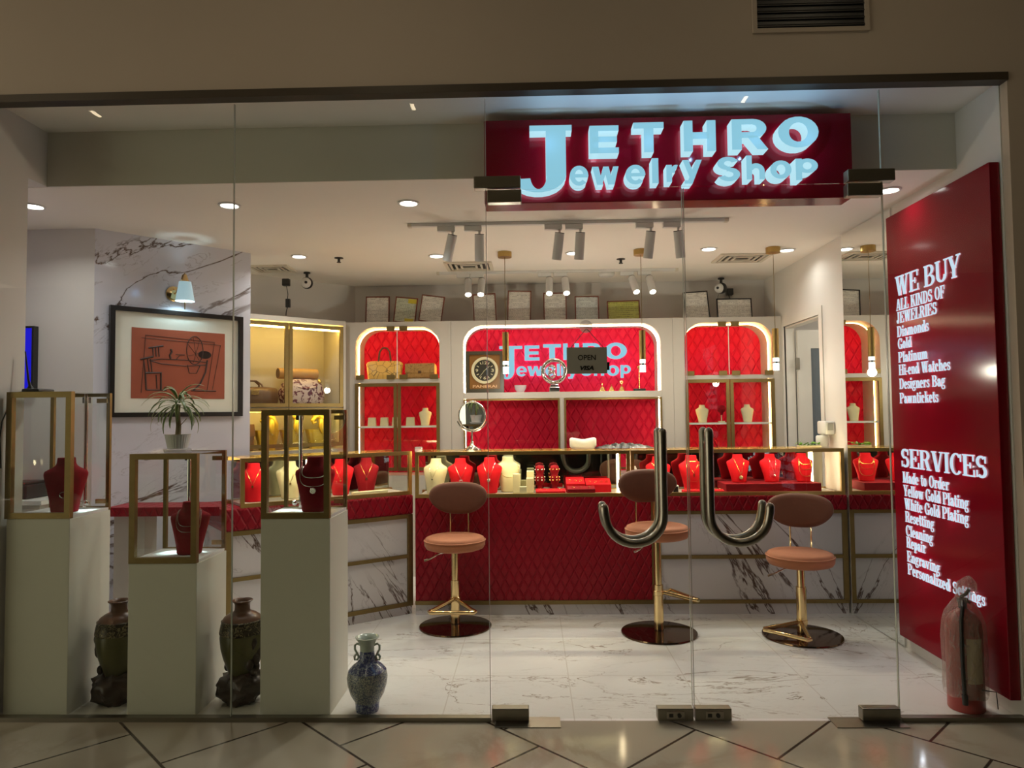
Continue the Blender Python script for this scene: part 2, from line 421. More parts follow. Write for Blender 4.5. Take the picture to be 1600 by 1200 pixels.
# ------------------------------------------------------------------ lettering
S, H = .2, .07      # thick and thin strokes of the slab serif face (capital height 1)
def V(x, y0=0, y1=1, b=3, t=3, s=S, o=.08):
    p = [('r', x, y0, x + s, y1)]
    if b: p.append(('r', x - (o if b & 1 else 0), y0, x + s + (o if b & 2 else 0), y0 + .065))
    if t: p.append(('r', x - (o if t & 1 else 0), y1 - .065, x + s + (o if t & 2 else 0), y1))
    return p
def D(xa, ya, xb, yb, w): return [('q', (xa, ya), (xa + w, ya), (xb + w, yb), (xb, yb))]
def R_(x0, y0, x1, y1): return [('r', x0, y0, x1, y1)]
def A(cx, cy, rx, ry, a0, a1, th=S, tv=H): return [('a', cx, cy, rx, ry, a0, a1, th, tv)]
SER = {
 'W': (1.22, D(.06, 1, .30, 0, .21) + D(.54, 1, .38, 0, .09) + D(.50, 1, .74, 0, .21) + D(1.02, 1, .84, 0, .09) + R_(0, .935, .36, 1) + R_(.42, .935, .80, 1) + R_(.93, .935, 1.22, 1)),
 'E': (.82, V(.08, b=1, t=1) + R_(.08, .93, .76, 1) + R_(.68, .70, .76, 1) + R_(.08, 0, .80, .07) + R_(.72, 0, .80, .32) + R_(.2, .47, .54, .54) + R_(.48, .37, .55, .64)),
 'B': (.86, V(.08, b=1, t=1) + A(.42, .75, .36, .25, -90, 90) + A(.42, .26, .42, .27, -90, 90) + R_(.1, .93, .45, 1) + R_(.1, .47, .45, .53) + R_(.1, 0, .45, .07)),
 'U': (.92, V(.08, .3, 1, b=0) + A(.46, .32, .38, .33, 180, 360, S, .09) + R_(.75, .3, .84, 1) + R_(.66, .935, .93, 1)),
 'Y': (.90, D(.05, 1, .30, .42, .22) + D(.74, 1, .46, .42, .09) + V(.32, 0, .5, t=0) + R_(0, .935, .36, 1) + R_(.60, .935, .90, 1)),
 'A': (.92, D(.36, 1, .06, 0, .09) + D(.34, 1, .62, 0, .22) + R_(.18, .26, .62, .33) + R_(0, 0, .26, .065) + R_(.55, 0, .92, .065)),
 'L': (.76, V(.08, b=1) + R_(.08, 0, .74, .07) + R_(.66, 0, .74, .36)),
 'K': (.90, V(.08) + D(.24, .40, .66, 1, .09) + D(.36, .62, .62, 0, .22) + R_(.55, .935, .86, 1) + R_(.54, 0, .92, .065)),
 'I': (.38, V(.09)),
 'N': (.94, R_(.10, 0, .18, 1) + D(.06, 1, .62, 0, .22) + R_(.76, 0, .84, 1) + R_(0, 0, .28, .065) + R_(.66, .935, .94, 1) + R_(0, .935, .2, 1)),
 'D': (.90, V(.08, b=1, t=1) + A(.40, .5, .46, .5, -90, 90) + R_(.1, .93, .42, 1) + R_(.1, 0, .42, .07)),
 'S': (.72, A(.35, .735, .31, .265, 35, 250, .17, .10) + A(.37, .28, .33, .28, 60, -140, .18, .11) + R_(.22, .47, .5, .58) + R_(.58, .66, .65, .97) + R_(.05, .03, .12, .34)),
 'O': (.92, A(.46, .5, .44, .515, 0, 360)),
 'F': (.76, V(.08, t=1) + R_(.08, .93, .72, 1) + R_(.64, .66, .72, 1) + R_(.2, .45, .54, .52) + R_(.48, .36, .55, .62)),
 'J': (.62, V(.26, .2, 1, b=0) + A(.24, .2, .22, .22, 180, 360, .2, .08) + [('d', .13, .2, .11)]),
 'R': (.90, V(.08, t=1) + A(.42, .74, .38, .26, -90, 90) + R_(.1, .93, .45, 1) + R_(.1, .48, .45, .54) + D(.40, .52, .62, 0, .22) + R_(.56, 0, .90, .065)),
 'G': (.92, A(.45, .5, .43, .515, 40, 320) + R_(.72, .62, .79, .98) + V(.62, .0, .42, b=0)),
 'C': (.84, A(.45, .5, .43, .515, 42, 318) + R_(.73, .62, .80, .98)),
 'P': (.84, V(.08, t=1) + A(.42, .72, .40, .28, -90, 90) + R_(.1, .93, .45, 1) + R_(.1, .44, .45, .5)),
 'H': (.98, V(.08) + V(.68) + R_(.2, .46, .7, .54)),
 'M': (1.16, R_(.12, 0, .20, 1) + D(.08, 1, .42, 0, .22) + D(.86, 1, .50, 0, .09) + V(.86) + R_(0, 0, .3, .065) + R_(0, .935, .28, 1)),
 'V': (.92, D(.06, 1, .34, 0, .22) + D(.74, 1, .44, 0, .09) + R_(0, .935, .38, 1) + R_(.62, .935, .92, 1)),
 'a': (.62, A(.26, .2, .24, .21, 0, 360, .17, .07) + V(.32, 0, .48, b=2, t=0) + A(.27, .47, .24, .22, 0, 150, .2, .07) + [('d', .12, .5, .085)]),
 'c': (.54, A(.28, .34, .27, .36, 50, 310, .19, .07) + [('d', .44, .5, .085)]),
 'd': (.66, A(.28, .34, .27, .36, 0, 360, .19, .07) + V(.38, 0, 1, b=2, t=1)),
 'e': (.58, A(.29, .34, .28, .36, 0, 315, .19, .07) + R_(.1, .32, .57, .38)),
 'g': (.62, A(.27, .46, .24, .24, 0, 360, .16, .06) + A(.29, -.06, .28, .20, 0, 360, .11, .08) + R_(.1, .1, .2, .3) + R_(.42, .60, .62, .70)),
 'h': (.72, V(.08, t=1) + A(.40, .42, .26, .28, 0, 150, .2, .09) + V(.46, 0, .44, t=0)),
 'i': (.36, V(.08, 0, .68, t=1) + [('d', .18, .88, .115)]),
 'k': (.72, V(.08, t=1) + D(.24, .28, .48, .68, .08) + D(.34, .44, .48, 0, .2) + R_(.42, .62, .68, .68) + R_(.42, 0, .74, .06)),
 'l': (.36, V(.08, t=1)),
 'm': (1.06, V(.08, 0, .68, t=1) + A(.38, .42, .24, .28, 0, 150, .2, .09) + V(.42, 0, .44, t=0) + A(.72, .42, .24, .28, 0, 150, .2, .09) + V(.76, 0, .44, t=0)),
 'n': (.72, V(.08, 0, .68, t=1) + A(.40, .42, .26, .28, 0, 150, .2, .09) + V(.46, 0, .44, t=0)),
 'o': (.60, A(.30, .34, .28, .36, 0, 360, .19, .06)),
 'p': (.66, V(.08, -.27, .68, t=1) + A(.36, .34, .27, .36, 0, 360, .19, .07)),
 'r': (.56, V(.08, 0, .68, t=1) + A(.40, .44, .22, .25, 60, 160, .2, .1) + [('d', .44, .56, .10)]),
 's': (.50, A(.25, .51, .21, .185, 35, 250, .13, .08) + A(.25, .18, .23, .19, 60, -140, .14, .08) + R_(.16, .30, .36, .40) + R_(.40, .46, .45, .68) + R_(.03, .02, .08, .24)),
 't': (.44, V(.10, .12, .92, b=0, t=0) + A(.30, .18, .20, .20, 180, 330, .2, .07) + R_(0, .61, .42, .68)),
 'u': (.72, V(.08, .2, .68, b=0, t=1) + A(.34, .24, .26, .26, 180, 330, .2, .09) + V(.46, 0, .68, b=2, t=1)),
 'w': (.96, D(.05, .68, .22, 0, .18) + D(.42, .68, .28, 0, .08) + D(.40, .68, .57, 0, .18) + D(.80, .68, .66, 0, .08) + R_(0, .62, .30, .68) + R_(.34, .62, .64, .68) + R_(.72, .62, .96, .68)),
 'z': (.54, R_(.04, .60, .50, .68) + R_(.04, 0, .52, .08) + D(.04, .04, .30, .64, .2) + R_(.04, .46, .1, .68) + R_(.46, 0, .52, .24)),
 '-': (.34, R_(.03, .24, .31, .36)), ' ': (.36, []),
}
for ch, (x0, r) in {'v': (0, 1), 'y': (0, 1)}.items():
    base = D(.05, .68, .26, 0, .18) + D(.54, .68, .32, 0, .08) + R_(0, .62, .30, .68) + R_(.46, .62, .70, .68)
    SER[ch] = (.70, base + (D(.30, .02, .18, -.26, .09) + [('d', .15, -.2, .085)] if ch == 'y' else []))
B_ = .25            # stroke of the heavy sans face
SAN = {
 'j': R_(0, .915, 1, 1) + R_(.40, .24, .65, .95) + A(.32, .27, .33, .27, 195, 360, .25, .06) + [('d', .08, .17, .085)],
 'E': R_(0, 0, .3, 1) + R_(.1, .8, 1, 1) + R_(.1, .4, .94, .6) + R_(.1, 0, 1, .2),
 'T': R_(0, .8, 1, 1) + R_(.34, 0, .66, .9),
 'H': R_(0, 0, .28, 1) + R_(.72, 0, 1, 1) + R_(.2, .4, .8, .62),
 'R': R_(0, 0, .27, 1) + R_(.1, .82, .6, 1) + R_(.1, .38, .6, .57) + A(.58, .69, .38, .31, -90, 90, .27, .19) + D(.40, .45, .70, 0, .30),
 'O': A(.5, .5, .5, .5, 0, 360, .27, .19),
 'e': A(.5, .5, .5, .5, 0, 318, .27, .20) + R_(.1, .41, .97, .58),
 'w': D(0, 1, .17, 0, .23) + D(.42, 1, .2, 0, .16) + D(.41, 1, .58, 0, .2) + D(.78, 1, .62, 0, .2),
 'l': R_(0, 0, 1, 1),
 'r': R_(0, 0, .42, 1) + A(.75, .5, .5, .5, 75, 175, .4, .24),
 'y': D(0, 1, .34, .27, .3) + D(.70, 1, .20, 0, .3) + R_(.08, 0, .35, .14),
 'S': A(.48, .73, .44, .27, 20, 262, .28, .17) + A(.52, .28, .46, .28, 85, -160, .28, .17) + R_(.42, .41, .58, .60),
 'h': R_(0, 0, .3, 1) + A(.52, .34, .48, .33, 0, 160, .3, .2) + R_(.70, 0, 1, .36),
 'o': A(.5, .5, .5, .5, 0, 360, .29, .22),
 'p': R_(0, -.0, .28, 1) + A(.52, .66, .48, .34, 0, 360, .28, .17),
 'J': R_(.30, .915, 1, 1) + R_(.57, .24, .90, .95) + A(.44, .27, .46, .27, 195, 360, .32, .05) + [('d', .09, .155, .085)],
}
def prims(mb, pr, fn, d0, d1, sx, sy, ox, oy, back=None):
    """strokes of one glyph, scaled by sx, sy, moved by ox, oy, extruded from d0 (back) to d1 (front)"""
    T = lambda p: (ox + p[0] * sx, oy + p[1] * sy)
    for p in pr:
        if p[0] == 'r': polys = [[(p[1], p[2]), (p[3], p[2]), (p[3], p[4]), (p[1], p[4])]]
        elif p[0] == 'q': polys = [list(p[1:5])]
        elif p[0] == 'd': polys = [[(p[1] + p[3] * math.cos(2 * PI * i / 12), p[2] + p[3] * math.sin(2 * PI * i / 12)) for i in range(12)]]
        else:
            _, cx, cy_, rx, ry, a0, a1, th, tv = p; n = max(5, int(abs(a1 - a0) / 16))
            o = []; q = []
            for i in range(n + 1):
                a = math.radians(a0 + (a1 - a0) * i / n)
                o.append((cx + rx * math.cos(a), cy_ + ry * math.sin(a))); q.append((cx + (rx - th) * math.cos(a), cy_ + (ry - tv) * math.sin(a)))
            if abs(a1 - a0) >= 359:
                mb.prism([T(k) for k in o[:-1]], d0, d1, fn, holes=[[T(k) for k in q[:-1]]], back=back); continue
            polys = [o + q[::-1]]
        for L in polys: mb.prism([T(k) for k in L], d0, d1, fn, back=back)
def serif_line(mb, s, x0, x1, z, cap, fn, d0, d1, back=None):
    tot = sum(SER[c][0] + .05 for c in s) - .05; sx = (x1 - x0) / tot; x = x0
    for c in s:
        w, pr = SER[c]; prims(mb, pr, fn, d0, d1, sx, cap, x, z, back); x += (w + .05) * sx
def textmesh(mb, s, x0, x1, z0, z1, fn, d0, d1, bold=.0, shear=0):
    """built-in sans lettering fitted into a box"""
    c = bpy.data.curves.new('lettering', 'FONT'); c.body = s; c.size = 1; c.extrude = .5; c.offset = bold; c.resolution_u = 3; c.shear = shear
    o = bpy.data.objects.new('lettering', c); COL.objects.link(o)
    me = bpy.data.meshes.new_from_object(o.evaluated_get(bpy.context.evaluated_depsgraph_get()))
    xs = [v.co.x for v in me.vertices]; ys = [v.co.y for v in me.vertices]
    ax, bx, ay, by = min(xs), max(xs), min(ys), max(ys)
    vs = [mb.bm.verts.new(fn(x0 + (v.co.x - ax) / (bx - ax) * (x1 - x0), z0 + (v.co.y - ay) / (by - ay) * (z1 - z0), d0 if v.co.z < 0 else d1)) for v in me.vertices]
    for p in me.polygons:
        try: mb.bm.faces.new([vs[i] for i in p.vertices]).material_index = mb.mi
        except ValueError: pass
    bpy.data.objects.remove(o); bpy.data.curves.remove(c); bpy.data.meshes.remove(me)

# ------------------------------------------------------------------ setting
CE, UC, GT = 2.58, 2.865, 2.86
rad = math.radians
struct(MB().box(-4.3, 3.4, 0, 3.5, -.06, 0), 'floor_shop', 'sfloor', 'white marble tiled floor inside the shop behind the glass')
struct(MB().box(-9, 9, -9, 0, -.06, 0), 'floor_mall', 'mfloor', 'beige mall floor tiles laid diagonally in front of the glass')
struct(MB().box(-4.3, 3.4, .345, 3.5, CE, CE + .08).box(-4.3, -2.722, .2, .345, CE, CE + .08), 'ceiling', 'ceilp', 'cream shop ceiling with downlights')
struct(MB().box(-2.5, 2.155, 0, .36, UC, UC + .06), 'ceiling_pocket', 'ceilp', 'raised ceiling strip between the glass and the soffit')
struct(MB().box(-2.4995, 2.1545, .335, .345, CE - .0005, UC).box(-2.4995, 2.1545, .345, .42, CE + .081, UC), 'trim_soffit', 'softp', 'olive grey soffit drop behind the shop sign')
struct(MB().box(-2.72, -2.5, 0, .2, 0, UC).box(-2.72, -2.5, .2, .34, CE, UC), 'wall_left_pier', 'wallp', 'pale plaster pier at the left end of the shopfront')
struct(MB().box(-4.3, -2.72, 0, .2, 0, UC).box(-4.4, -4.3, 0, 1.3, 0, UC), 'wall_left_outer', 'wallp')
struct(MB().box(-4.3, -2.75, 1.15, 1.25, 0, CE), 'wall_recess', 'wallp', 'pale wall of the recess behind the pier')
mw = thing('wall_marble', 'grey marble wall with dark branching veins', None, (-2.75, 1.15, 0), rad(47), kind='structure')
struct(MB().box(0, 1.026, 0, .1, 0, CE), 'wall_panel', 'gmarble', None, mw)
lw_ = thing('wall_left', 'tan wall above the lit bag cabinet', None, (-2.36, 2.10, 0), rad(41.1), kind='structure')
struct(MB().box(-.75, 1.36, .42, .52, 0, CE), 'wall_panel', 'wallp', None, lw_)
struct(MB().box(-1.75, 2.3, 3.3, 3.4, 0, CE), 'wall_back', 'wallp', 'back wall behind the row of certificates')
struct(MB().box(2.155, 2.235, .0, 2.08, 0, UC).box(2.155, 2.235, 2.08, 2.82, 2.09, CE).box(2.155, 2.235, 2.82, 3.3, 0, CE), 'wall_right', 'wallp', 'pale wall on the right with a doorway near the back')
struct(MB().box(2.3, 3.3, 3.3, 3.4, 0, CE).box(3.3, 3.4, 1.2, 3.4, 0, CE).box(2.235, 3.3, 1.1, 1.2, 0, CE), 'wall_backroom', 'wallp')
m = MB(); m.box(2.147, 2.165, 2.02, 2.08, 0, 2.15).box(2.147, 2.165, 2.82, 2.858, 0, 2.15).box(2.147, 2.165, 2.0801, 2.8199, 2.09, 2.15)
m.box(2.165, 2.235, 2.08, 2.095, 0, 2.09).box(2.165, 2.235, 2.805, 2.82, 0, 2.09).box(2.165, 2.235, 2.095, 2.805, 2.075, 2.09)
struct(m, 'trim_doorway', 'doorleaf', 'white architrave round the doorway on the right')
d3 = thing('door_3', 'white door standing open into the back room', None, (2.246, 2.79, 0), 0, kind='structure')
m = MB(); m.prism([(0, .01), (.68, .01), (.68, 2.055), (0, 2.055)], -.02, .02, XZ, holes=[[(.11, .3), (.57, .3), (.57, 1.90), (.11, 1.90)]])
struct(m, 'door_leaf', 'doorleaf', None, d3)
struct(MB().box(.11, .57, -.008, .008, .3, 1.90), 'glass_panel', 'dglass', None, d3)
m = MB()
for z in (.25, 1.0, 1.72): m.box(-.02, .01, -.035, -.02, z, z + .1)
struct(m, 'hinge', 'steel', None, d3)
lamp('POINT', 'backroom_fill', (2.9, 1.9, 2.2), 9, (1, .93, .85), size=.1)  # unseen fill added to brighten the open door leaf
# mall side
struct(MB().box(-9, 9, -.05, 0, 2.885, 3.7), 'wall_front_bulkhead', 'mallp', 'dim beige bulkhead above the shopfront')
struct(MB().box(2.16, 9, -.05, -.001, -.0, 2.885).box(-9, -2.72, -.05, -.001, 0, 2.885), 'wall_front', 'mallp', 'dim beige mall wall at the right edge')
struct(MB().box(-2.72, 2.16, -.062, .0, 2.848, 2.884), 'trim_header', 'trimd', 'dark metal header over the glass')
struct(MB().box(-9, 9, -9, -.05, 3.7, 3.78), 'ceiling_mall', 'mallc')
struct(MB().box(-9.5, 9.5, -9.1, -9, 0, 3.7), 'wall_reflection_blocker', 'darkblock')  # unseen wall added to keep reflections in the shopfront glass dark
struct(MB().box(9, 9.1, -9, 0, 0, 3.7), 'wall_light_blocker', 'darkblock')  # unseen wall added to cut the ambient light from the right
struct(MB().box(-2.5, -.193, -.018, .018, 0, .02).box(1.616, 2.155, -.018, .018, 0, .02), 'trim_track', 'fit', 'floor channel holding the fixed glass')
# tall glazing, one pane each
def pane(name, x0, x1, z0, z1, label):
    o = struct(MB().box(x0, x1, -.006, .006, z0, z1), name, 'front', label); return o
pane('window_1', -2.498, -1.376, .012, GT, 'fixed glass pane at the left end of the shopfront')
pane('window_2', -1.370, -.199, .012, GT, 'fixed glass pane between the left pane and the doors')
pane('window_3', -.193, 1.608, 2.409, GT, 'glass transom above the double doors')
pane('window_4', 1.616, 2.154, .012, GT, 'narrow fixed glass pane beside the red service sign')
m = MB()
for x, z0 in ((-1.373, .02), (-.196, .02), (1.612, .02)): m.box(x - .0013, x + .0013, -.0065, .0065, z0, GT - .02)
struct(m, 'trim_joint', 'silicone', 'thin silicone joints between the glass panes')
def glassdoor(name, x0, x1, inner, hinge_x, label):
    r = thing(name, label, None, ((x0 + x1) / 2, 0, 0), 0, kind='structure')
    struct(MB(r).box(x0, x1, -.006, .006, .012, 2.40), 'glass_pane', 'front', None, r)
    s = -1 if hinge_x < inner else 1          # side of the free edge the handle keeps away from
    for (a, b) in ((hinge_x, hinge_x - s * .168), (inner, inner + s * -.0 + (s * .163 if s < 0 else -.163) * (1 if s > 0 else 1))):
        lo, hi = min(a, b), max(a, b)
        struct(MB(r).box(lo, hi, -.024, .024, .006, .064, .004), 'patch_fitting', 'fit', None, r)
    return r
dl = thing('door_1', 'left leaf of the frameless double glass door', None, (.257, 0, 0), 0, kind='structure')
dr = thing('door_2', 'right leaf of the frameless double glass door', None, (1.16, 0, 0), 0, kind='structure')
for r, x0, x1, patches, lock, top in ((dl, -.190, .704, ((-.190, -.024), (.546, .704)), (.585, .665), (-.190, -.031)), (dr, .712, 1.608, ((.712, .872), (1.443, 1.608)), (.755, .835), (1.449, 1.608))):
    struct(MB(r).box(x0, x1, -.006, .006, .012, 2.402), 'glass_pane', 'front', None, r)
    struct(MB(r).box(x0 - .0009 if r is dr else x1 - .0009, (x0 if r is dr else x1) + .0009, -.0065, .0065, .065, 2.40), 'edge_seal', 'silicone', None, r)
    for a, b in patches: struct(MB(r).box(a, b, -.024, .024, .008, .062, .004), 'patch_fitting', 'fit', None, r)
    p = struct(MB(r).box(*lock, -.029, -.024, .018, .052, .002), 'lock_plate', 'steel', None, r)
    c = (lock[0] + lock[1]) / 2
    struct(MB(r).cyl((c + .015, -.029, .035), (c + .015, -.034, .035), .009).box(c - .03, c - .012, -.032, -.029, .028, .042), 'lock_cylinder', 'dark', None, p)
    struct(MB(r).box(*top, -.024, .024, 2.345, 2.404, .004), 'patch_fitting', 'fit', None, r)
    s = -1 if r is dl else 1                # direction of the hook
    hx = .584 if r is dl else .790
    for y in (-.055, .05):
        pts = [(hx, y, 1.285), (hx, y, 1.15), (hx, y, 1.02), (hx, y, .93)]
        pts += [(hx + s * .128 * (1 - math.cos(a)), y, .915 - .122 * math.sin(a)) for a in [i * PI / 16 for i in range(1, 16)]]
        pts += [(hx + s * (.256 + .004), y, .925), (hx + s * .262, y, .95)]
        struct(MB(r).tube(pts, .0195, 16, round_end=True), 'pull_handle', 'steel', None, r, True)
    m = MB(r)
    for q in ((hx, 1.235), (hx + s * .128, .793)): m.cyl((q[0], -.055, q[1]), (q[0], .05, q[1]), .009, 12)
    struct(m, 'handle_bolt', 'chrome', None, r, True)
for x0, x1, lab in ((-.250, -.034, 'bronze patch fitting holding the transom above the left door leaf'), (1.452, 1.664, 'bronze patch fitting holding the transom above the right door leaf')):
    t_ = solo(MB().box(x0, x1, -.026, .026, 2.412, 2.468, .004), 'transom_fitting', 'fit', lab, 'bracket', 'transom patch fittings')
for x0, x1, lab in ((-.172, .115, 'steel floor hinge plate under the left door leaf'), (1.31, 1.62, 'steel floor hinge plate under the right door leaf')):
    r = solo(MB().box(x0, x1, -.075, .03, .0, .004), 'floor_plate', 'steel', lab, 'floor plate', 'floor hinge plates')
# mall ceiling lamps that show as streaks in the glass
for x in (-5.65, -3.25, -.85, 1.6):
    tt = thing('linear_lamp', 'slim mall ceiling lamp above the walkway', 'ceiling lamp', (x, -1.4, 3.7), 0, 'linear mall lamps')
    MB().box(-.03, .03, -.62, .62, -.03, 0).build('lamp_housing', 'tracksp', tt)
    MB().box(-.014, .014, -.6, .6, -.034, -.03).build('diffuser', 'strip', tt)
# bulkhead vent
v_ = thing('vent_grille', 'black slatted air grille high on the bulkhead', 'vent', (1.29, -.05, 3.11))
MB(v_).prism([(1.03, 3.09), (1.555, 3.09), (1.555, 3.36), (1.03, 3.36)], -.062, -.05, XZ, holes=[[(1.05, 3.11), (1.535, 3.11), (1.535, 3.34), (1.05, 3.34)]]).build('frame', 'mallp', v_)
MB(v_).box(1.05, 1.535, -.0525, -.0505, 3.11, 3.34).build('backing', 'black', v_)
for k in range(7):
    z = 3.117 + k * .0325
    MB(v_).prism([(-.062, z), (-.0545, z + .010), (-.0545, z + .013), (-.062, z + .004)], 1.052, 1.533, lambda y, zz, d: (d, y, zz)).build('slat', 'dark', v_)

# ------------------------------------------------------------------ side sign, shop sign
sg = thing('service_sign', 'tall glossy red sign listing what the shop buys and its services', 'sign', (2.13, .48, .08))
MB(sg).box(2.105, 2.152, .012, .958, .082, 2.50, .003).build('panel', 'redgloss', sg)
SX = 2.105
fn_side = lambda u, z, d: (SX - d, .955 - u, z)
L_ = [('WE BUY', .865, .245, 2.022, .112), ('ALL KINDS OF', .862, .385, 1.938, .066), ('JEWELRIES', .862, .460, 1.866, .064), ('Diamonds', .862, .54, 1.788, .062), ('Gold', .858, .715, 1.719, .060),
      ('Platinum', .858, .560, 1.642, .060), ('Hi-end Watches', .857, .36, 1.570, .060), ('Designers Bag', .856, .41, 1.491, .060), ('Pawntickets', .858, .475, 1.410, .060),
      ('SERVICES', .866, .103, 1.050, .105), ('Made to Order', .856, .411, .963, .062), ('Yellow Gold Plating', .852, .254, .889, .062), ('White Gold Plating', .846, .258, .815, .062),
      ('Resetting', .842, .557, .745, .060), ('Cleaning', .841, .573, .668, .060), ('Repair', .838, .644, .603, .060), ('Engraving', .837, .518, .525, .060), ('Personalized Settings', .835, .155, .455, .060)]
for s_, ya, yb, z, cap in L_:
    tot_ = sum(SER[c][0] + .05 for c in s_) - .05; sx_ = (ya - yb) / tot_; u_ = .955 - ya
    for wd in s_.split(' '):
        wl_ = sum(SER[c][0] + .05 for c in wd) * sx_
        m = MB(sg); serif_line(m, wd, u_, u_ + wl_ - .05 * sx_, z, cap, fn_side, .003, .006, back=1); u_ += wl_ + (SER[' '][0] + .05) * sx_
        m.build('lettering', ['lit_w', 'halo_r', 'lit_w'], sg)
    for q_ in ([.5] if ya - yb < .35 else [.25, .75]): lamp('POINT', 'added_letter_glow', (SX - .045, ya + (yb - ya) * q_, z + cap * .4), .12, (.9, .9, 1.0), size=0, parent=sg)  # point lamps added in front of each line for the red glow around it

ss = thing('shop_sign', 'wide dark red fascia sign with raised white lit shop name', 'sign', (.68, .27, 2.4))
MB(ss).box(-.214, 1.576, .20, .3345, 2.405, 2.822, .004).build('panel', 'redgloss', ss)
kf = lambda x, z: (x * .9824, 1.37 + (z - 1.37) * .9824)
fn_s = lambda x, z, d: (x, .20 - d, z)
LT = [('J', -.078, .215, 2.445, 2.775), ('E', .302, .442, 2.632, 2.768), ('T', .514, .660, 2.632, 2.779), ('H', .756, .910, 2.632, 2.783), ('R', .987, 1.160, 2.636, 2.785), ('O', 1.208, 1.402, 2.640, 2.792),
      ('e', .203, .293, 2.474, 2.573), ('w', .312, .442, 2.477, 2.566), ('e', .472, .568, 2.475, 2.572), ('l', .600, .631, 2.480, 2.602), ('r', .669, .732, 2.484, 2.568), ('y', .748, .840, 2.474, 2.590),
      ('S', .909, 1.025, 2.482, 2.602), ('h', 1.053, 1.140, 2.489, 2.606), ('o', 1.166, 1.268, 2.489, 2.579), ('p', 1.288, 1.394, 2.481, 2.586)]
for ch, x0, x1, z0, z1 in LT:
    (a, c), (b, d) = kf(x0, z0), kf(x1, z1)
    m = MB(ss); prims(m, SAN[ch], fn_s, .022, .10, b - a, d - c, a, c, back=1); m.build('letter', ['lit', 'halo', 'litside'], ss)
for x_ in (.10, .37, .58, .83, 1.08, 1.32):      # unseen point lamps added before the letters to wash panel and ceiling
    lamp('POINT', 'added_letter_glow', (x_, .045, 2.66), .60, (.26, .56, 1.0), size=0, parent=ss)

# ------------------------------------------------------------------ mirror panel on the right wall
solo(MB().box(2.146, 2.154, .99, 1.652, .006, CE - .004), 'wall_mirror', 'mirror', 'tall mirror panel on the right wall behind the red service sign', 'mirror')

# ------------------------------------------------------------------ counters
c1 = thing('counter', 'red quilted front counter between the marble counters, two stools before it', 'counter', (.0, 1.95, 0), group=None)
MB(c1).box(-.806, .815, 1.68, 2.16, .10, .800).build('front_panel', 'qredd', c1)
MB(c1).box(-.808, .865, 1.69, 2.16, 0, .072).build('plinth', 'cmarble', c1)
MB(c1).box(-.808, .815, 1.674, 2.16, .0722, .099).build('bottom_trim', 'oldgold', c1)
MB(c1).box(.8155, .868, 1.674, 2.16, .0722, .801).build('post', 'oldgold', c1)
c2 = thing('counter', 'grey marble counter with gold strips and a red band at the right wall', 'counter', (1.5, 1.95, 0))
MB(c2).box(.869, 2.14, 1.688, 2.012, .073, .70).build('front_panel', 'cmarble', c2)
MB(c2).box(.869, 2.14, 1.69, 2.012, 0, .0725).build('plinth', 'cmarble', c2)
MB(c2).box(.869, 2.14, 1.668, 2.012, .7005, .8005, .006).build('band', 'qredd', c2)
for z0, z1 in ((.677, .6995), (.375, .40), (.0735, .098)): MB(c2).box(.869, 2.105, 1.674, 1.6875, z0, z1).build('gold_strip', 'oldgold', c2)
MB(c2).box(2.1055, 2.14, 1.674, 1.6875, .0735, .6995).build('post', 'oldgold', c2)
c3 = thing('counter', 'angled grey marble wing counter with a red band behind the plinths', 'counter', (-1.838, .972, 0), rad(36.87))
MB().box(.001, 1.255, .006, .5, .06, .688).build('front_panel', 'cmarble', c3)
MB().box(.001, 1.255, .012, .5, 0, .0595).build('plinth', 'cmarble', c3)
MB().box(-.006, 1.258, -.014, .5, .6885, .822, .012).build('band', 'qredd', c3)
for z0, z1 in ((.660, .688), (.388, .412), (.06, .088)): MB().box(.05, 1.215, -.008, .0055, z0, z1).build('gold_strip', 'oldgold', c3)
for x0, x1 in ((.001, .0495), (1.2155, 1.255)): MB().box(x0, x1, -.008, .0055, .06, .688).build('post', 'oldgold', c3)
fl = thing('counter_flap', 'red padded counter flap with a cream leg panel below the marble wall', 'counter', (-2.2, 1.05, 0))
MB(fl).prism([(-2.56, .985), (-1.868, .985), (-2.06, 1.24), (-2.56, 1.24)], .785, .838, lambda x, y, d: (x, y, d)).build('top', 'qredd', fl)
MB(fl).box(-2.55, -2.36, 1.06, 1.2, .0, .7845).build('leg_panel', 'cream', fl)

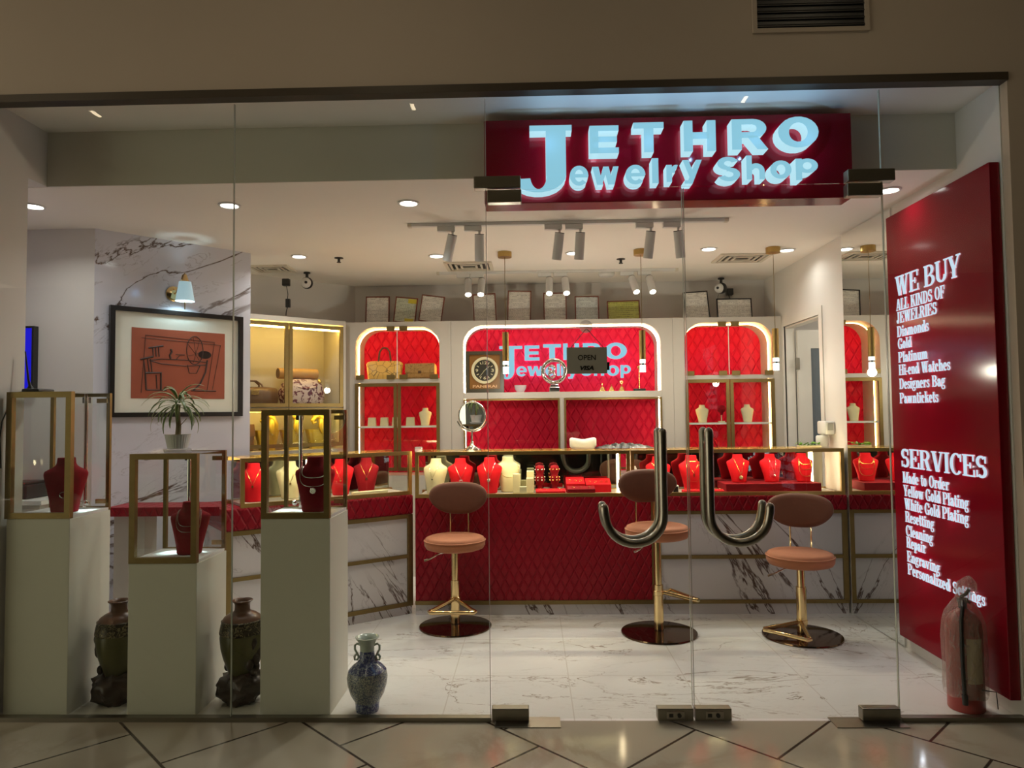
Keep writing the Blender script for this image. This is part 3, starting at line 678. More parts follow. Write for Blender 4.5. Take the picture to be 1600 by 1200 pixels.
def showcase(t, x0, x1, z0, z1, d, endl=True, endr=True, b=.024, posts=()):
    """glass counter case in local axes: front at y=0, back mirror at y=d"""
    m = MB()
    for z in (z0, z1 - b): m.box(x0, x1, 0, b, z, z + b)
    m.box(x0, x1, d - b, d, z1 - b, z1); m.box(x0, x1, d - b, d, z0, z0 + b)
    m.build('frame', 'gold', t)
    for x in (x0, x1 - b): MB().box(x, x + b, .001, b - .001, z0 + b, z1 - b).build('corner_post', 'gold', t)
    MB().box(x0 + b, x1 - b, b, d - b, z0, z0 + .016).build('floor_board', 'cream', t)
    MB().box(x0 + b, x1 - b, .008, .013, z0 + b, z1 - b).build('front_glass', 'glass', t)
    MB().box(x0 + .002, x1 - .002, b, d - b, z1 - .008, z1).build('top_glass', 'glass', t)
    MB().box(x0 + b, x1 - b, d - .018, d - .012, z0 + b, z1 - b).build('back_mirror', 'mirrord', t)
    for k, x in ((endl, x0 + .002), (endr, x1 - .008)):
        if k: MB().box(x, x + .006, b, d - b, z0 + .017, z1 - b).build('end_panel', 'cream' if k == 2 else 'glass', t)
    MB().box(x0 + .03, x1 - .03, b + .001, b + .010, z1 - b + .002, z1 - .010).build('light_strip', 'led_c', t)
    for x in posts: MB().box(x, x + .012, d - .045, d - .033, z0 + .017, z1 - .03).build('light_post', 'led_m', t)
def case_light(t, x0, x1, y, z, p):
    a = lamp('AREA', 'case_light', (0, 0, 0), p, (1, .80, .50), (0, .4, -1), 1); a.data.shape = 'RECTANGLE'; a.data.size = x1 - x0; a.data.size_y = .02
    a.location = ((x0 + x1) / 2, y, z); a.parent = t
k1 = thing('showcase', 'gold framed glass counter case of busts and trays on the red counter', 'display case', (0, 1.68, 0))
showcase(k1, -.806, .678, .801, 1.117, .34, 0, 0, posts=(.625,))
case_light(k1, -.75, .62, .04, 1.088, 1.0)
k2 = thing('showcase', 'gold framed glass counter case of red busts on the right marble counter', 'display case', (0, 1.68, 0))
showcase(k2, .682, 2.134, .801, 1.117, .33, 0, 2, posts=(2.02,))
case_light(k2, .73, 2.09, .04, 1.088, 1.0)
k3 = thing('showcase', 'gold framed glass case on the angled wing counter', 'display case', (-1.838, .972, 0), rad(36.87))
showcase(k3, .10, 1.255, .8225, 1.122, .34, 1, 1, posts=(.62,))
case_light(k3, .15, 1.2, .04, 1.092, .7)

# ------------------------------------------------------------------ wall cabinets on the back wall
def niche_unit(t, ux0, ux1, x0, x1, top, r, led, zb=.86):
    """wall cabinet with one arched niche, in world coordinates"""
    MB(t).prism([(ux0, 0), (ux1, 0), (ux1, 2.185), (ux0, 2.185)], 2.86, 3.2, XZ, holes=[arch(x0, x1, zb, top, r)]).build('body', 'cream', t)
    MB(t).box(ux0, ux1, 3.2005, 3.24, 0, 2.185).build('back_panel', 'qred', t)
    e = .007
    m = MB(t)
    a = [(x0 + e, zb + .01)] + [(p[0] - (e if p[0] > (x0 + x1) / 2 else -e) * 1.0, p[1] - e) for p in arch(x0, x1, zb, top, r, 12)[2:]][::-1] + [(x1 - e, zb + .01)]
    m.tube([(p[0], 2.975, p[1]) for p in a], .0036, 8); m.build('light_strip', led, t)
def framed_door(t, x0, x1, z0, z1, y=2.845, b=.028, mat='oldgold'):
    o = MB(t).prism([(x0, z0), (x1, z0), (x1, z1), (x0, z1)], y, y + .016, XZ, holes=[[(x0 + b, z0 + b), (x1 - b, z0 + b), (x1 - b, z1 - b), (x0 + b, z1 - b)]]).build('door', mat, t)
    MB(t).box(x0 + b, x1 - b, y + .005, y + .010, z0 + b, z1 - b).build('glass', 'glass', o)
def side_unit(label, ux0, ux1, x0, x1, led):
    t = thing('wall_cabinet', label, 'cabinet', ((ux0 + ux1) / 2, 3.05, 0), group='arched wall cabinets')
    niche_unit(t, ux0, ux1, x0, x1, 2.14, .17, led)
    MB(t).box(x0 + .001, x1 - .001, 2.862, 3.198, 1.655, 1.69).build('shelf', 'cream', t)
    MB(t).box(x0 + .001, x1 - .001, 2.872, 3.198, 1.268, 1.282).build('shelf', 'white', t)
    xm = (x0 + x1) / 2
    framed_door(t, x0, xm - .003, .90, 1.652); framed_door(t, xm + .003, x1, .90, 1.652)
    for k in (0, 1):      # frameless upper glass
        a, b = (x0 + .003, xm - .003) if k == 0 else (xm + .003, x1 - .003)
        r_ = .165
        poly = [(a, 1.692), (b, 1.692), (b, 2.135)] + [(p[0], p[1]) for p in arcpts(x0 + r_ + .004, 2.135 - r_, r_, 90, 180, 8)] if k == 0 else [(a, 1.692), (b, 1.692)] + arcpts(x1 - r_ - .004, 2.135 - r_, r_, 0, 90, 8) + [(a, 2.135)]
        o = MB(t).prism(poly, 2.851, 2.857, XZ).build('upper_door', 'glass', t)
        for cx, cz in ((xm + (.055 if k else -.055), 2.125), (xm + (.055 if k else -.055), 1.705), (x1 - .045 if k else x0 + .045, 1.705)):
            MB(t).box(cx - .035, cx + .035, 2.844, 2.8505, cz - .02, cz + .02).build('hinge', 'oldgold', o)
    MB(t).box(xm - .0025, xm + .0025, 2.85, 2.858, 1.695, 2.13).build('seal', 'white', t)
    return t
n1 = side_unit('arched cream wall cabinet with a red quilted back holding two yellow bags', -1.598, -.682, -1.514, -.782, 'led_w')
n3 = side_unit('arched cream wall cabinet with a red quilted back beside the doorway', 1.224, 2.150, 1.318, 2.074, 'led_w')
n2 = thing('wall_cabinet', 'wide arched cream wall cabinet holding the lit shop name and a clock', 'cabinet', (.27, 3.05, 0), group='arched wall cabinets')
niche_unit(n2, -.680, 1.222, -.578, 1.122, 2.145, .17, 'led_m')
MB(n2).box(-.577, 1.121, 2.861, 3.198, 1.51, 1.562).build('shelf', 'cream', n2)
MB(n2).box(.25, .286, 2.861, 3.198, .862, 1.509).build('divider', 'cream', n2)
framed_door(n2, -.576, .248, .90, 1.506, b=.014); framed_door(n2, .288, 1.12, .90, 1.506, b=.014)
fn_b = lambda x, z, d: (x, 3.2 - d, z)
LB = [('j', -.278, -.070, 1.690, 1.991), ('E', -.050, .085, 1.858, 1.994), ('T', .119, .280, 1.858, 2.003), ('H', .300, .443, 1.860, 2.008), ('R', .478, .642, 1.862, 2.008), ('O', .675, .873, 1.860, 2.010),
      ('e', -.127, -.030, 1.714, 1.808), ('w', -.026, .124, 1.718, 1.806), ('e', .135, .225, 1.714, 1.806), ('l', .240, .268, 1.716, 1.825), ('r', .276, .328, 1.716, 1.806), ('y', .332, .432, 1.69, 1.806),
      ('S', .455, .555, 1.712, 1.825), ('h', .575, .665, 1.712, 1.825), ('o', .756, .806 + .0, 1.709, 1.806), ('p', .814, .905, 1.690, 1.806)]
nm = thing('name_sign', 'lit white shop name mounted inside the wide red niche', 'sign', (.3, 3.19, 1.7))
for ch, x0, x1, z0, z1 in LB:
    if ch == 'o': x0, x1 = .690, .800
    m = MB(nm); prims(m, SAN[ch], fn_b, .014, .034, x1 - x0, z1 - z0, x0, z0, back=1); m.build('letter', ['lit', 'halo', 'litside'], nm)

for x_ in (-.1, .3, .7): lamp('POINT', 'added_name_glow', (x_, 3.06, 1.84), .35, (.40, .62, 1.0), size=0, parent=nm)  # added point lamps that tint the red niche around the name

# left bag cabinet, angled
bc = thing('bag_cabinet', 'yellow lit glass cabinet of handbags beside the marble wall', 'cabinet', (-2.36, 2.10, 0), rad(41.1))
m = MB(); m.box(.0, 1.04, .02, .40, 0, 1.10); m.box(0, 1.04, .0, .40, 2.145, 2.185); m.box(1.018, 1.04, .0, .40, 1.10, 2.145); m.box(0, .02, .0, .40, 1.10, 2.145); m.build('body', 'cream', bc)
MB().box(.02, 1.018, .385, .40, 1.10, 2.145).build('back_panel', 'cream', bc)
MB().box(.02, 1.018, .02, .384, 1.425, 1.45).build('shelf', 'cream', bc)
for x0, x1 in ((.02, .535), (.54, 1.015)):
    b = .030
    for z0, z1 in ((1.452, 2.135), (1.125, 1.442)):
        o = MB().prism([(x0, z0), (x1, z0), (x1, z1), (x0, z1)], -.004, .014, XZ, holes=[[(x0 + b, z0 + b), (x1 - b, z0 + b), (x1 - b, z1 - b), (x0 + b, z1 - b)]]).build('door', 'oldgold', bc)
        MB().box(x0 + b, x1 - b, .003, .008, z0 + b, z1 - b).build('glass', 'glass', o)
MB().box(.03, 1.01, .06, .072, 2.098, 2.110).build('light_strip', 'led_y', bc)
MB().box(.03, 1.01, .05, .066, 1.412, 1.4245).build('light_strip', 'led_y', bc)

# ------------------------------------------------------------------ ceiling fittings
def downlight(x, y, label, k=1.0):
    t = thing('downlight', label, 'downlight', (x, y, CE), group='round ceiling downlights')
    MB().lathe([(.062, 0), (.062, -.006), (.05, -.008), (.047, -.002)], seg=28, cap=False).build('trim_ring', 'tracksp', t, True)
    MB().lathe([(.0, -.003), (.047, -.003)], seg=28, cap=False).build('lens', 'lens', t)
    lamp('AREA', 'downlight_lamp', (x, y, CE - .012), P_DOWN * k, COOL, size=.08, parent=t, spread=2.5)
for x, y, lab in ((-2.80, .66, 'round lit downlight beside the pier at the left end'), (-1.70, .71, 'round lit downlight in front of the marble wall'), (-.68, .73, 'round lit downlight nearest the glass, left of the shop sign'),
                  (-1.73, 2.02, 'round lit downlight above the bag cabinet and left sprinkler'), (-.70, 2.08, 'round lit downlight beside the ceiling diffuser and left pendant'), (.335, 2.06, 'round lit downlight behind the middle pair of track lamps'),
                  (1.33, 2.0, 'round lit downlight between the middle and right pendants'), (1.93, 2.08, 'round lit downlight by the doorway wall'), (1.98, .66, 'round lit downlight above the top of the red service sign')): downlight(x, y, lab, .15 if x > 1.95 else .3 if x > 1.9 else .55 if x < -2 else 1.0)
for y, x0, x1, lab, n in ((1.18, -.75, 1.234, 'white ceiling track nearest the glass carrying six spot lamps', 'track lamps'), (2.70, -.77, 1.235, 'white ceiling track nearest the cabinets carrying six spot lamps', '')):
    t = thing('lighting_track', lab, 'track', ((x0 + x1) / 2, y, CE))
    MB(t).box(x0, x1, y - .017, y + .017, CE - .02, CE, .003).build('rail', 'tracksp', t)
    for x in (x0, x1): MB(t).box(x - .012, x + .012, y - .019, y + .019, CE - .022, CE - .001).build('end_cap', 'grille', t)
def tracklamp(x, y, lean, tilt, label, lit, group, L=.165):
    t = thing('track_lamp', label, 'spot lamp', (x, y, CE - .0206), group=group)
    MB().box(-.075, .035, -.017, .017, -.032, 0, .003).build('adapter', 'tracksp', t)
    MB().cyl((.02, 0, -.03), (.02, 0, -.075), .007, 10).build('stem', 'tracksp', t, True)
    d = Vector((math.sin(lean), -math.sin(tilt), -math.cos(lean) * math.cos(tilt))).normalized()
    p0 = Vector((.02, 0, -.055)); p1 = p0 + d * L
    MB().cyl(p0, p1, .030, 24).build('head', 'tracksp', t, True)
    MB().cyl(p0 - d * .004, p0, .0295, 24).build('rear_cap', 'dark', t, True)
    MB().cyl(p1 - d * .001, p1 + d * .001, .024, 20).build('lens', 'spotlens' if lit else 'tracksp', t)
    return t, Vector((x, y, CE - .02)) + p1 + d * .006, d
words = ['left end of', 'second place on', 'third place on', 'fourth place on', 'fifth place on', 'right end of']
for i, (x, ln) in enumerate(((-.50, -.24), (-.33, -.02), (.175, -.12), (.305, -.06), (.745, -.10), (.915, .12))):
    t, p, d = tracklamp(x, 1.18, ln, -.22, 'grey white cylinder lamp at the %s the track nearest the glass' % words[i], False, 'track lamps on the front track')
    lamp('SPOT', 'wash_spot', p, P_WASH, (1, .86, .66), p + d, size=.02, spot=1.3, blend=.9, parent=t)
for i, (x, ln) in enumerate(((-.535, .05), (-.42, -.02), (.15, -.03), (.28, .05), (.84, .15), (.985, .08))):
    t, p, d = tracklamp(x, 2.70, ln, .60, 'lit white cylinder lamp at the %s the track nearest the cabinets' % words[i], True, 'track lamps on the rear track')
    lamp('SPOT', 'track_spot', p, P_TRACK, (1, .85, .62), p + d * 1.0, size=.02, spot=1.0, blend=.6, parent=t)
def pendant(x, y, label):
    t = thing('pendant_lamp', label, 'pendant lamp', (x, y, CE), group='slim brass pendants')
    MB().lathe([(.052, 0), (.052, -.04), (.0, -.04)], seg=28, cap=False).build('canopy', 'gold', t, True, 30)
    MB().cyl((0, 0, -.04), (0, 0, -.60), .0022, 6).build('cord', 'oldgold', t)
    MB().cyl((0, 0, -.60), (0, 0, -.815), .0235, 20).build('tube_shade', 'gold', t, True)
    MB().cyl((0, 0, -.8155), (0, 0, -.842), .0215, 20).cyl((0, 0, -.856), (0, 0, -.905), .0215, 20).build('acrylic_rod', 'pend', t, True)
    MB().cyl((0, 0, -.8422), (0, 0, -.8558), .020, 20).build('spacer_ring', 'chrome', t, True)
    lamp('POINT', 'pendant_bulb', (x, y, CE - .93), 3.0 if x > 1.5 else 11.0, (1, .90, .74), size=.03, parent=t)
for x, lab in ((-.18, 'slim brass pendant lamp hanging left, beside the clock'), (.828, 'slim brass pendant lamp hanging right of the open board'), (1.80, 'slim brass pendant lamp hanging beside the doorway')): pendant(x, 2.0, lab)
def diffuser(x, y, sx, sy, label):
    t = thing('air_diffuser', label, 'vent', (x, y, CE), group='ceiling air diffusers')
    sq = lambda k: [(-sx * k, -sy * k), (sx * k, -sy * k), (sx * k, sy * k), (-sx * k, sy * k)]
    f = lambda a, b, d: (a, b, d)
    MB().prism(sq(1), -.012, 0, f, holes=[sq(.86)]).build('frame', 'grille', t)
    for k in (.80, .58, .36): MB().prism(sq(k), -.016 + k * .008, -.004, f, holes=[sq(k - .09)]).build('louvre', 'grille', t)
    MB().prism(sq(.86), -.002, -.0005, f).build('backing', 'dark', t)
diffuser(-.485, 2.46, .19, .16, 'square white ceiling diffuser behind the left pair of track lamps'); diffuser(1.665, 2.32, .20, .15, 'square white ceiling diffuser with dark slots near the right pendant'); diffuser(-2.08, 2.43, .16, .13, 'cream ceiling diffuser above the bag cabinet')
for x, y, lab in ((-1.45, 2.10, 'small dark sprinkler head left of the diffuser'), (.72, 2.30, 'small dark sprinkler head right of the middle track lamps')):
    t = thing('sprinkler', lab, 'sprinkler', (x, y, CE))
    MB().lathe([(.034, 0), (.034, -.004), (.01, -.008), (.01, -.03)], seg=16).build('collar', 'dark', t)
    MB().lathe([(.016, -.033), (.016, -.037)], seg=16).tube([(-.012, 0, -.03), (-.012, 0, -.036)], .003).build('deflector', 'dark', t)
t = thing('smoke_detector', 'round white smoke detector at the rear lighting track', 'smoke detector', (.665, 2.84, CE))
MB().lathe([(.07, 0), (.07, -.018), (.055, -.034), (0, -.036)], seg=28, cap=False).build('body', 'tracksp', t, True, 30)
def dome_cam(x, y, z, rz, label):
    t = thing('security_camera', label, 'security camera', (x, y, z), rz)
    MB().lathe([(.028, 0), (.028, -.012), (.012, -.014), (.012, -.05)], seg=18).build('mount', 'black', t, True, 30)
    MB().ball((0, 0, -.09), .05, 20).build('housing', 'black', t, True)
    MB().ball((-.012, -.022, -.093), .043, 18).build('face', 'tracksp', t, True)
    MB().cyl((-.02, -.06, -.095), (-.022, -.066, -.096), .012, 14).build('lens', 'black', t)
dome_cam(-1.86, 2.62, CE, .5, 'black and white dome camera on the ceiling over the bag cabinet'); dome_cam(1.70, 3.06, 2.56, -.4, 'black and white dome camera above the right certificates')
t = thing('power_adapter', 'black plug box with a dangling cord on the wall left of the camera', 'adapter', (-2.04, 2.66, 2.42))
MB().box(-.03, .03, -.05, -.005, .05, .11, .006).build('plug_box', 'black', t)
MB().tube([(0, -.02, .05), (.015, -.025, -.02), (.01, -.025, -.06)], .003, 6).box(-.002, .032, -.04, -.01, -.13, -.06).tube([(.01, -.025, -.13), (.0, -.025, -.17), (-.002, -.025, -.2)], .004, 6).build('cord', 'black', t)
t = thing('wall_bracket', 'small black clip with a thin cord beside the right camera', 'bracket', (1.83, 3.26, 2.33))
MB(t).box(1.80, 1.86, 3.24, 3.299, 2.44, 2.50, .006).build('clip_box', 'black', t)
MB(t).box(1.80, 1.835, 3.24, 3.28, 2.33, 2.40, .004).tube([(1.82, 3.26, 2.44), (1.835, 3.262, 2.40)], .004, 6).tube([(1.815, 3.26, 2.33), (1.80, 3.26, 2.29), (1.74, 3.26, 2.30), (1.71, 3.24, 2.36), (1.71, 3.2, 2.44)], .002, 6).build('cord', 'black', t)

# ------------------------------------------------------------------ plinths, display cases, busts
def plinth(x0, x1, h, label):
    return solo(MB().box(x0, x1, .055, .378, 0, h, .002), 'plinth', 'plinth', label, 'plinth', 'white display plinths')
P1 = plinth(-2.468, -2.166, .905, 'white plinth standing by the pier, its case topped by a router')
P2 = plinth(-1.884, -1.562, .694, 'lowest white plinth, between the two green urns')
P3 = plinth(-1.262, -.938, .897, 'white plinth nearest the blue vase')
def tall_case(x0, x1, z0, z1, label, px):
    t = thing('display_case', label, 'display case', ((x0 + x1) / 2, .215, z0), group='gold framed glass cases on plinths')
    y0, y1, b = .052, .380, .027
    MB(t).prism([(x0, z0), (x1, z0), (x1, z1), (x0, z1)], y0, y0 + b, XZ, holes=[[(x0 + b, z0 + b), (x1 - b, z0 + b), (x1 - b, z1 - b), (x0 + b, z1 - b)]]).build('front_frame', 'oldgold', t)
    b2 = .018
    MB(t).prism([(x0, z0), (x1, z0), (x1, z1), (x0, z1)], y1 - b2, y1, XZ, holes=[[(x0 + b2, z0 + b2), (x1 - b2, z0 + b2), (x1 - b2, z1 - b2), (x0 + b2, z1 - b2)]]).build('back_frame', 'oldgold', t)
    MB(t).box(x0 + .001, x1 - .001, y0 + b, y1 - b2, z0, z0 + .014).build('floor_board', 'white', t)
    m = MB(t); m.box(x0 + .001, x1 - .001, y0 + b, y1 - b2, z1 - .008, z1 - .002); m.build('top_glass', 'glass', t)
    for x in (x0 + .001, x1 - .007): MB(t).box(x, x + .006, y0 + b, y1 - b2, z0 + .015, z1 - .009).build('side_glass', 'glass', t)
    MB(t).box(x0 + b, x1 - b, y0 + .01, y0 + .015, z0 + b, z1 - b).build('front_glass', 'glass', t)
    MB(t).box(x0 + b2, x1 - b2, y1 - .012, y1 - .007, z0 + b2, z1 - b2).build('back_glass', 'glass', t)
    for z in (z0 + .035, z1 - .05):
        MB(t).box(x1 - .06, x1 - .008, y1 - .035, y1 - .0195, z, z + .022).build('hinge', 'oldgold', t)
    MB(t).box(px - .03, px + .005, y1 - .035, y1 - .0195, z1 - .05, z1 - .02).build('clip', 'dark', t)
    MB(t).cyl((px, .33, z0 + .015), (px, .33, z1 - .009), .0095, 16).build('light_pole', 'chrome', t, True)
    for dx, dy in ((-.02, -.03), (.03, -.035)):
        MB(t).cyl((px, .33, z0 + .05), (px + dx, .33 + dy, z0 + .045), .006, 10).ball((px + dx, .33 + dy, z0 + .045), .014, 12).build('spot_head', 'chrome', t, True)
        lamp('SPOT', 'case_spot', (px + dx * 1.3, .33 + dy * 1.6, z0 + .10), 1.3, (.70, .95, 1), (px + dx * 2.2, .33 + dy * 2.6, z0), size=.006, spot=1.3, blend=.5, parent=t)
    return t
tall_case(-2.478, -2.166, .9055, 1.503, 'tall glass case on the plinth by the pier, under the router', -2.27)
tall_case(-1.884, -1.564, .6945, 1.205, 'tall glass case on the lowest plinth, under the potted plant', -1.735)
tall_case(-1.261, -.940, .8975, 1.404, 'tall glass case on the plinth nearest the blue vase', -1.165)

BR = [(0, .056, .046, .026), (.18, .062, .05, .028), (.40, .074, .054, .03), (.60, .087, .052, .03), (.70, .092, .047, .028), (.76, .086, .043, .026), (.80, .064, .039, .027), (.84, .047, .037, .029), (.89, .040, .036, .031), (1.0, .037, .034, .031)]
def bust_at(z):
    z = max(0, min(1, z))
    for a, b in zip(BR, BR[1:]):
        if a[0] <= z <= b[0]:
            k = (z - a[0]) / (b[0] - a[0]); return [a[i] + (b[i] - a[i]) * k for i in (1, 2, 3)]
def bust_mesh(h, wide=1.0):
    m = MB(); s = h / .25; rings = []
    zs = [0, .02] + [i / 28 for i in range(1, 29)]
    for z in zs:
        w, f, b = bust_at(z); r = []; e = .93 if z == 0 else 1
        for i in range(28):
            a = 2 * PI * i / 28; c, q = math.cos(a), math.sin(a)
            c = math.copysign(abs(c) ** .8, c); lean = -.006 + .03 * z
            r.append((w * c * s * wide * e, ((-f * -q if q < 0 else b * q) + lean) * s * e, z * h))
        rings.append(r)
    return m.rings(rings)
def bsurf(x, z, h, wide=1.0):
    """front surface y of a bust at local x, z"""
    s = h / .25; w, f, b = bust_at(z / h); u = min(.98, abs(x) / (w * s * wide)) ** 1.25
    return (-f * math.sqrt(max(0, 1 - u * u)) - .006 + .03 * z / h) * s - .0042
def chain_pts(h, zt, zb, shape, half=.040, wide=1.0, off=0.0):
    s = h / .25; out = []
    for i in range(25):
        u = -1 + 2 * i / 24
        if shape == 'v': x = half * s * u; z = zb + (zt - zb) * abs(u) ** 1.1
        else: x = half * s * math.sin(u * PI / 2) * (1.0 + .35 * (1 - u * u)); z = zb + (zt - zb) * (u * u) ** 1.3
        out.append((x + off, bsurf(x, z * h, h, wide), z * h))
    return out
def bust(loc, h, rz, mat, label, group=None, wide=1.0):
    o = bust_mesh(h, wide).build('necklace_bust', mat, None, True, 50); o.location = loc; o.rotation_euler = (0, 0, rz)
    return tag(o, label, 'display bust', group)
def necklace(loc, h, rz, specs, mat, label, pend=None, group=None, wide=1.0):
    t = thing('necklace', label, 'necklace', loc, rz, group)
    for zt, zb, sh, half, r in specs: MB().tube(chain_pts(h, zt, zb, sh, half, wide), r, 6).build('chain', mat, t, True)
    if pend:
        kind, z, sz = pend; y = bsurf(0, z * h, h, wide) - .002; c = z * h - sz
        m = MB()
        if kind == 'disc': m.cyl((0, y, c), (0, y - .004, c), sz, 18)
        elif kind == 'cross': m.box(-.0018, .0018, y - .003, y, c - sz, c + sz).box(-sz * .6, sz * .6, y - .0028, y - .0002, c + sz * .2, c + sz * .2 + .0036)
        elif kind == 'heart': m.tube([(sz * .95 * math.sin(a) ** 3, y - .003, c + sz * (.8 * math.cos(a) - .3 * math.cos(2 * a) - .12 * math.cos(3 * a))) for a in [2 * PI * i / 24 for i in range(24)]], .002, 6, closed=True)
        elif kind == 'ring': m.tube([(sz * math.cos(a), y - .003, c + sz * math.sin(a)) for a in [2 * PI * i / 20 for i in range(20)]], .003, 6, closed=True)
        else:
            for q in range(9): m.ball((sz * .6 * math.cos(q * .785) * (q > 0), y - .003, c + sz * .6 * math.sin(q * .785) * (q > 0)), sz * .42, 8)
        m.build('pendant', mat, t, True)
    return t
# in the three tall cases
FLR = .0145
b1 = ((-2.286, .20, .9055 + FLR), .262, rad(24), 1.0)
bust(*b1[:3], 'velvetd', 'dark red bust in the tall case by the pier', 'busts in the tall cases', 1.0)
necklace(b1[0], b1[1], b1[2], (), 'silver', 'silver ring brooch pinned on the bust in the case by the pier', ('ring', .38, .014), wide=1.0)
b2 = ((-1.678, .225, .6945 + FLR), .25, rad(14), 1.0)
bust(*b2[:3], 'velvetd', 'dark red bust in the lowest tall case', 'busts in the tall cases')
necklace(b2[0], b2[1], b2[2], ((.86, .55, 'u', .046, .0013), (.84, .44, 'u', .052, .0013)), 'silver', 'double silver chain on the bust in the lowest tall case')
b3 = ((-1.058, .215, .8975 + FLR), .262, rad(8), 1.0)
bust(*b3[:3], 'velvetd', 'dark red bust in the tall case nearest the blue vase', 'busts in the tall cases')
necklace(b3[0], b3[1], b3[2], ((.84, .47, 'u', .058, .0016), (.82, .63, 'u', .05, .0024)), 'silver', 'silver cluster necklace on the bust in the case nearest the blue vase', ('cluster', .45, .015))
# in the counter cases
ZB = .801 + .0165
def cb(x, y, h, rz, mat, label, specs=(), nm_='', pend=None, cm='silver', z=ZB, wide=1.0, grp='busts in the counter cases'):
    bust((x, y, z), h, rz, mat, label, grp, wide)
    if specs or pend: necklace((x, y, z), h, rz, specs, cm, nm_, pend, wide=wide)
cb(-.688, 1.83, .245, rad(-14), 'linen', 'cream linen bust at the left end of the red counter case', ((.84, .45, 'v', .04, .001),), 'thin silver chain with a small drop on the cream linen bust at the left end', ('disc', .44, .006))
cb(-.505, 1.83, .245, rad(8), 'velvet', 'bright red bust with a heart pendant, next to the cream linen bust', ((.84, .42, 'v', .046, .0011),), 'silver chain with a heart pendant on a bright red bust', ('heart', .41, .011))
cb(-.300, 1.83, .248, rad(-2), 'velvet', 'bright red bust with a round medallion, right of the heart pendant bust', ((.86, .44, 'v', .044, .0011),), 'silver chain with a round flower medallion on a bright red bust', ('cluster', .43, .013))
cb(-.165, 1.90, .25, rad(18), 'linen', 'cream bust with a beaded necklace behind the white ring stands', ((.82, .42, 'u', .062, .0016),), 'beaded gold necklace on the cream bust behind the ring stands', None, 'goldc')
cb(.90, 1.84, .245, rad(6), 'velvet', 'red bust behind the left door handle', ((.84, .5, 'v', .05, .002), (.82, .4, 'v', .05, .002)), 'gold collar necklace on the red bust behind the left door handle', None, 'goldc', grp='busts in the right counter case')
cb(1.135, 1.84, .250, rad(3), 'velvet', 'red bust with a cross pendant, behind the gap between the door handles', ((.9, .84, 'u', .036, .0013), (.84, .52, 'v', .046, .0013), (.8, .28, 'u', .044, .0013)), 'layered gold chains with a cross pendant on a red bust', ('cross', .50, .012), 'goldc', grp='busts in the right counter case')
ZT = ZB + .0585
tr1 = solo(MB().box(1.345, 2.0, 1.74, 1.98, ZB, ZB + .058, .004), 'display_step', 'velvetd', 'long dark red velvet step under the busts at the right end', 'display riser')
cb(1.468, 1.86, .195, rad(4), 'velvet', 'red bust with a round gold coin pendant on the velvet step', ((.86, .28, 'v', .05, .0013),), 'gold chain with a coin pendant on the red bust on the step', ('disc', .26, .014), 'goldc', ZT, 1.15, 'busts on the velvet step')
cb(1.70, 1.87, .195, rad(12), 'velvet', 'red bust with sparse silver stones, middle of the velvet step', ((.84, .3, 'v', .034, .0008),), 'fine silver drop necklace on the middle bust of the velvet step', ('cluster', .28, .008), 'silver', ZT, 1.15, 'busts on the velvet step')
cb(1.925, 1.87, .197, rad(14), 'velvet', 'red bust with three gold strands at the right end of the step', ((.82, .62, 'u', .05, .0015), (.80, .44, 'u', .056, .0015), (.78, .20, 'u', .06, .0015)), 'three gold strands on the bust at the right end of the step', None, 'goldc', ZT, 1.15, 'busts on the velvet step')
# ring stands, bracelet towers, trays
def stand(x, y, h, label): return solo(MB().box(x - .026, x + .026, y - .02, y + .02, ZB, ZB + h, .003), 'ring_stand', 'linen', label, 'ring stand', 'cream ring stands')
stand(-.105, 1.80, .135, 'tall cream ring stand right of the cream beaded bust'); stand(-.060, 1.752, .05, 'lowest cream ring stand between the tall ones'); stand(-.012, 1.80, .105, 'medium cream ring stand at the front beside the red trays'); stand(-.008, 1.87, .150, 'tall cream ring stand at the back beside the bracelet towers')
for x, lab, mm in ((.060, 'dark red bracelet tower with silver studs', 'silver'), (.165, 'dark red bracelet tower studded with gold rings', 'goldc')):
    t = thing('bracelet_tower', lab, 'jewellery stand', (x, 1.86, ZB), group='bracelet towers')
    MB().lathe([(.03, 0), (.032, .01), (.018, .03), (.022, .055), (.034, .08), (.036, .10), (.024, .118), (.022, .128), (.032, .145), (.034, .165), (.026, .185), (.0, .192)], seg=20, cap=False).build('tower', 'velvetd', t, True, 60)
    for k in range(12):
        a = -PI * (k % 4 + .5) / 4; z = (.085, .105, .16)[k // 4]; r_ = (.036, .036, .035)[k // 4]
        MB().ball((r_ * math.cos(a), r_ * math.sin(a), z), .006, 8).build('stud', mm, t, True)
def tray(x0, x1, y0, y1, z0, h, label, mat='velvet', n=0):
    t = thing('jewellery_tray', label, 'jewellery tray', ((x0 + x1) / 2, (y0 + y1) / 2, z0), group='red jewellery trays')
    MB(t).prism([(y0, z0), (y1, z0), (y1, z0 + h * 1.6), (y0, z0 + h)], x0, x1, lambda y, z, d: (d, y, z)).build('pad', mat, t)
    for k in range(n):
        x = x0 + (x1 - x0) * (k + .7) / (n + .4); yy = y0 + (y1 - y0) * .3; zz = z0 + h * 1.2
        MB(t).tube([(x + .007 * math.cos(a), yy, zz + .004 + .007 * math.sin(a)) for a in [2 * PI * i / 12 for i in range(12)]], .0016, 6, closed=True).build('ring', 'goldc', t, True)
    return t
tray(.03, .235, 1.725, 1.81, ZB, .018, 'low red bracelet tray in front of the bracelet towers', n=4)
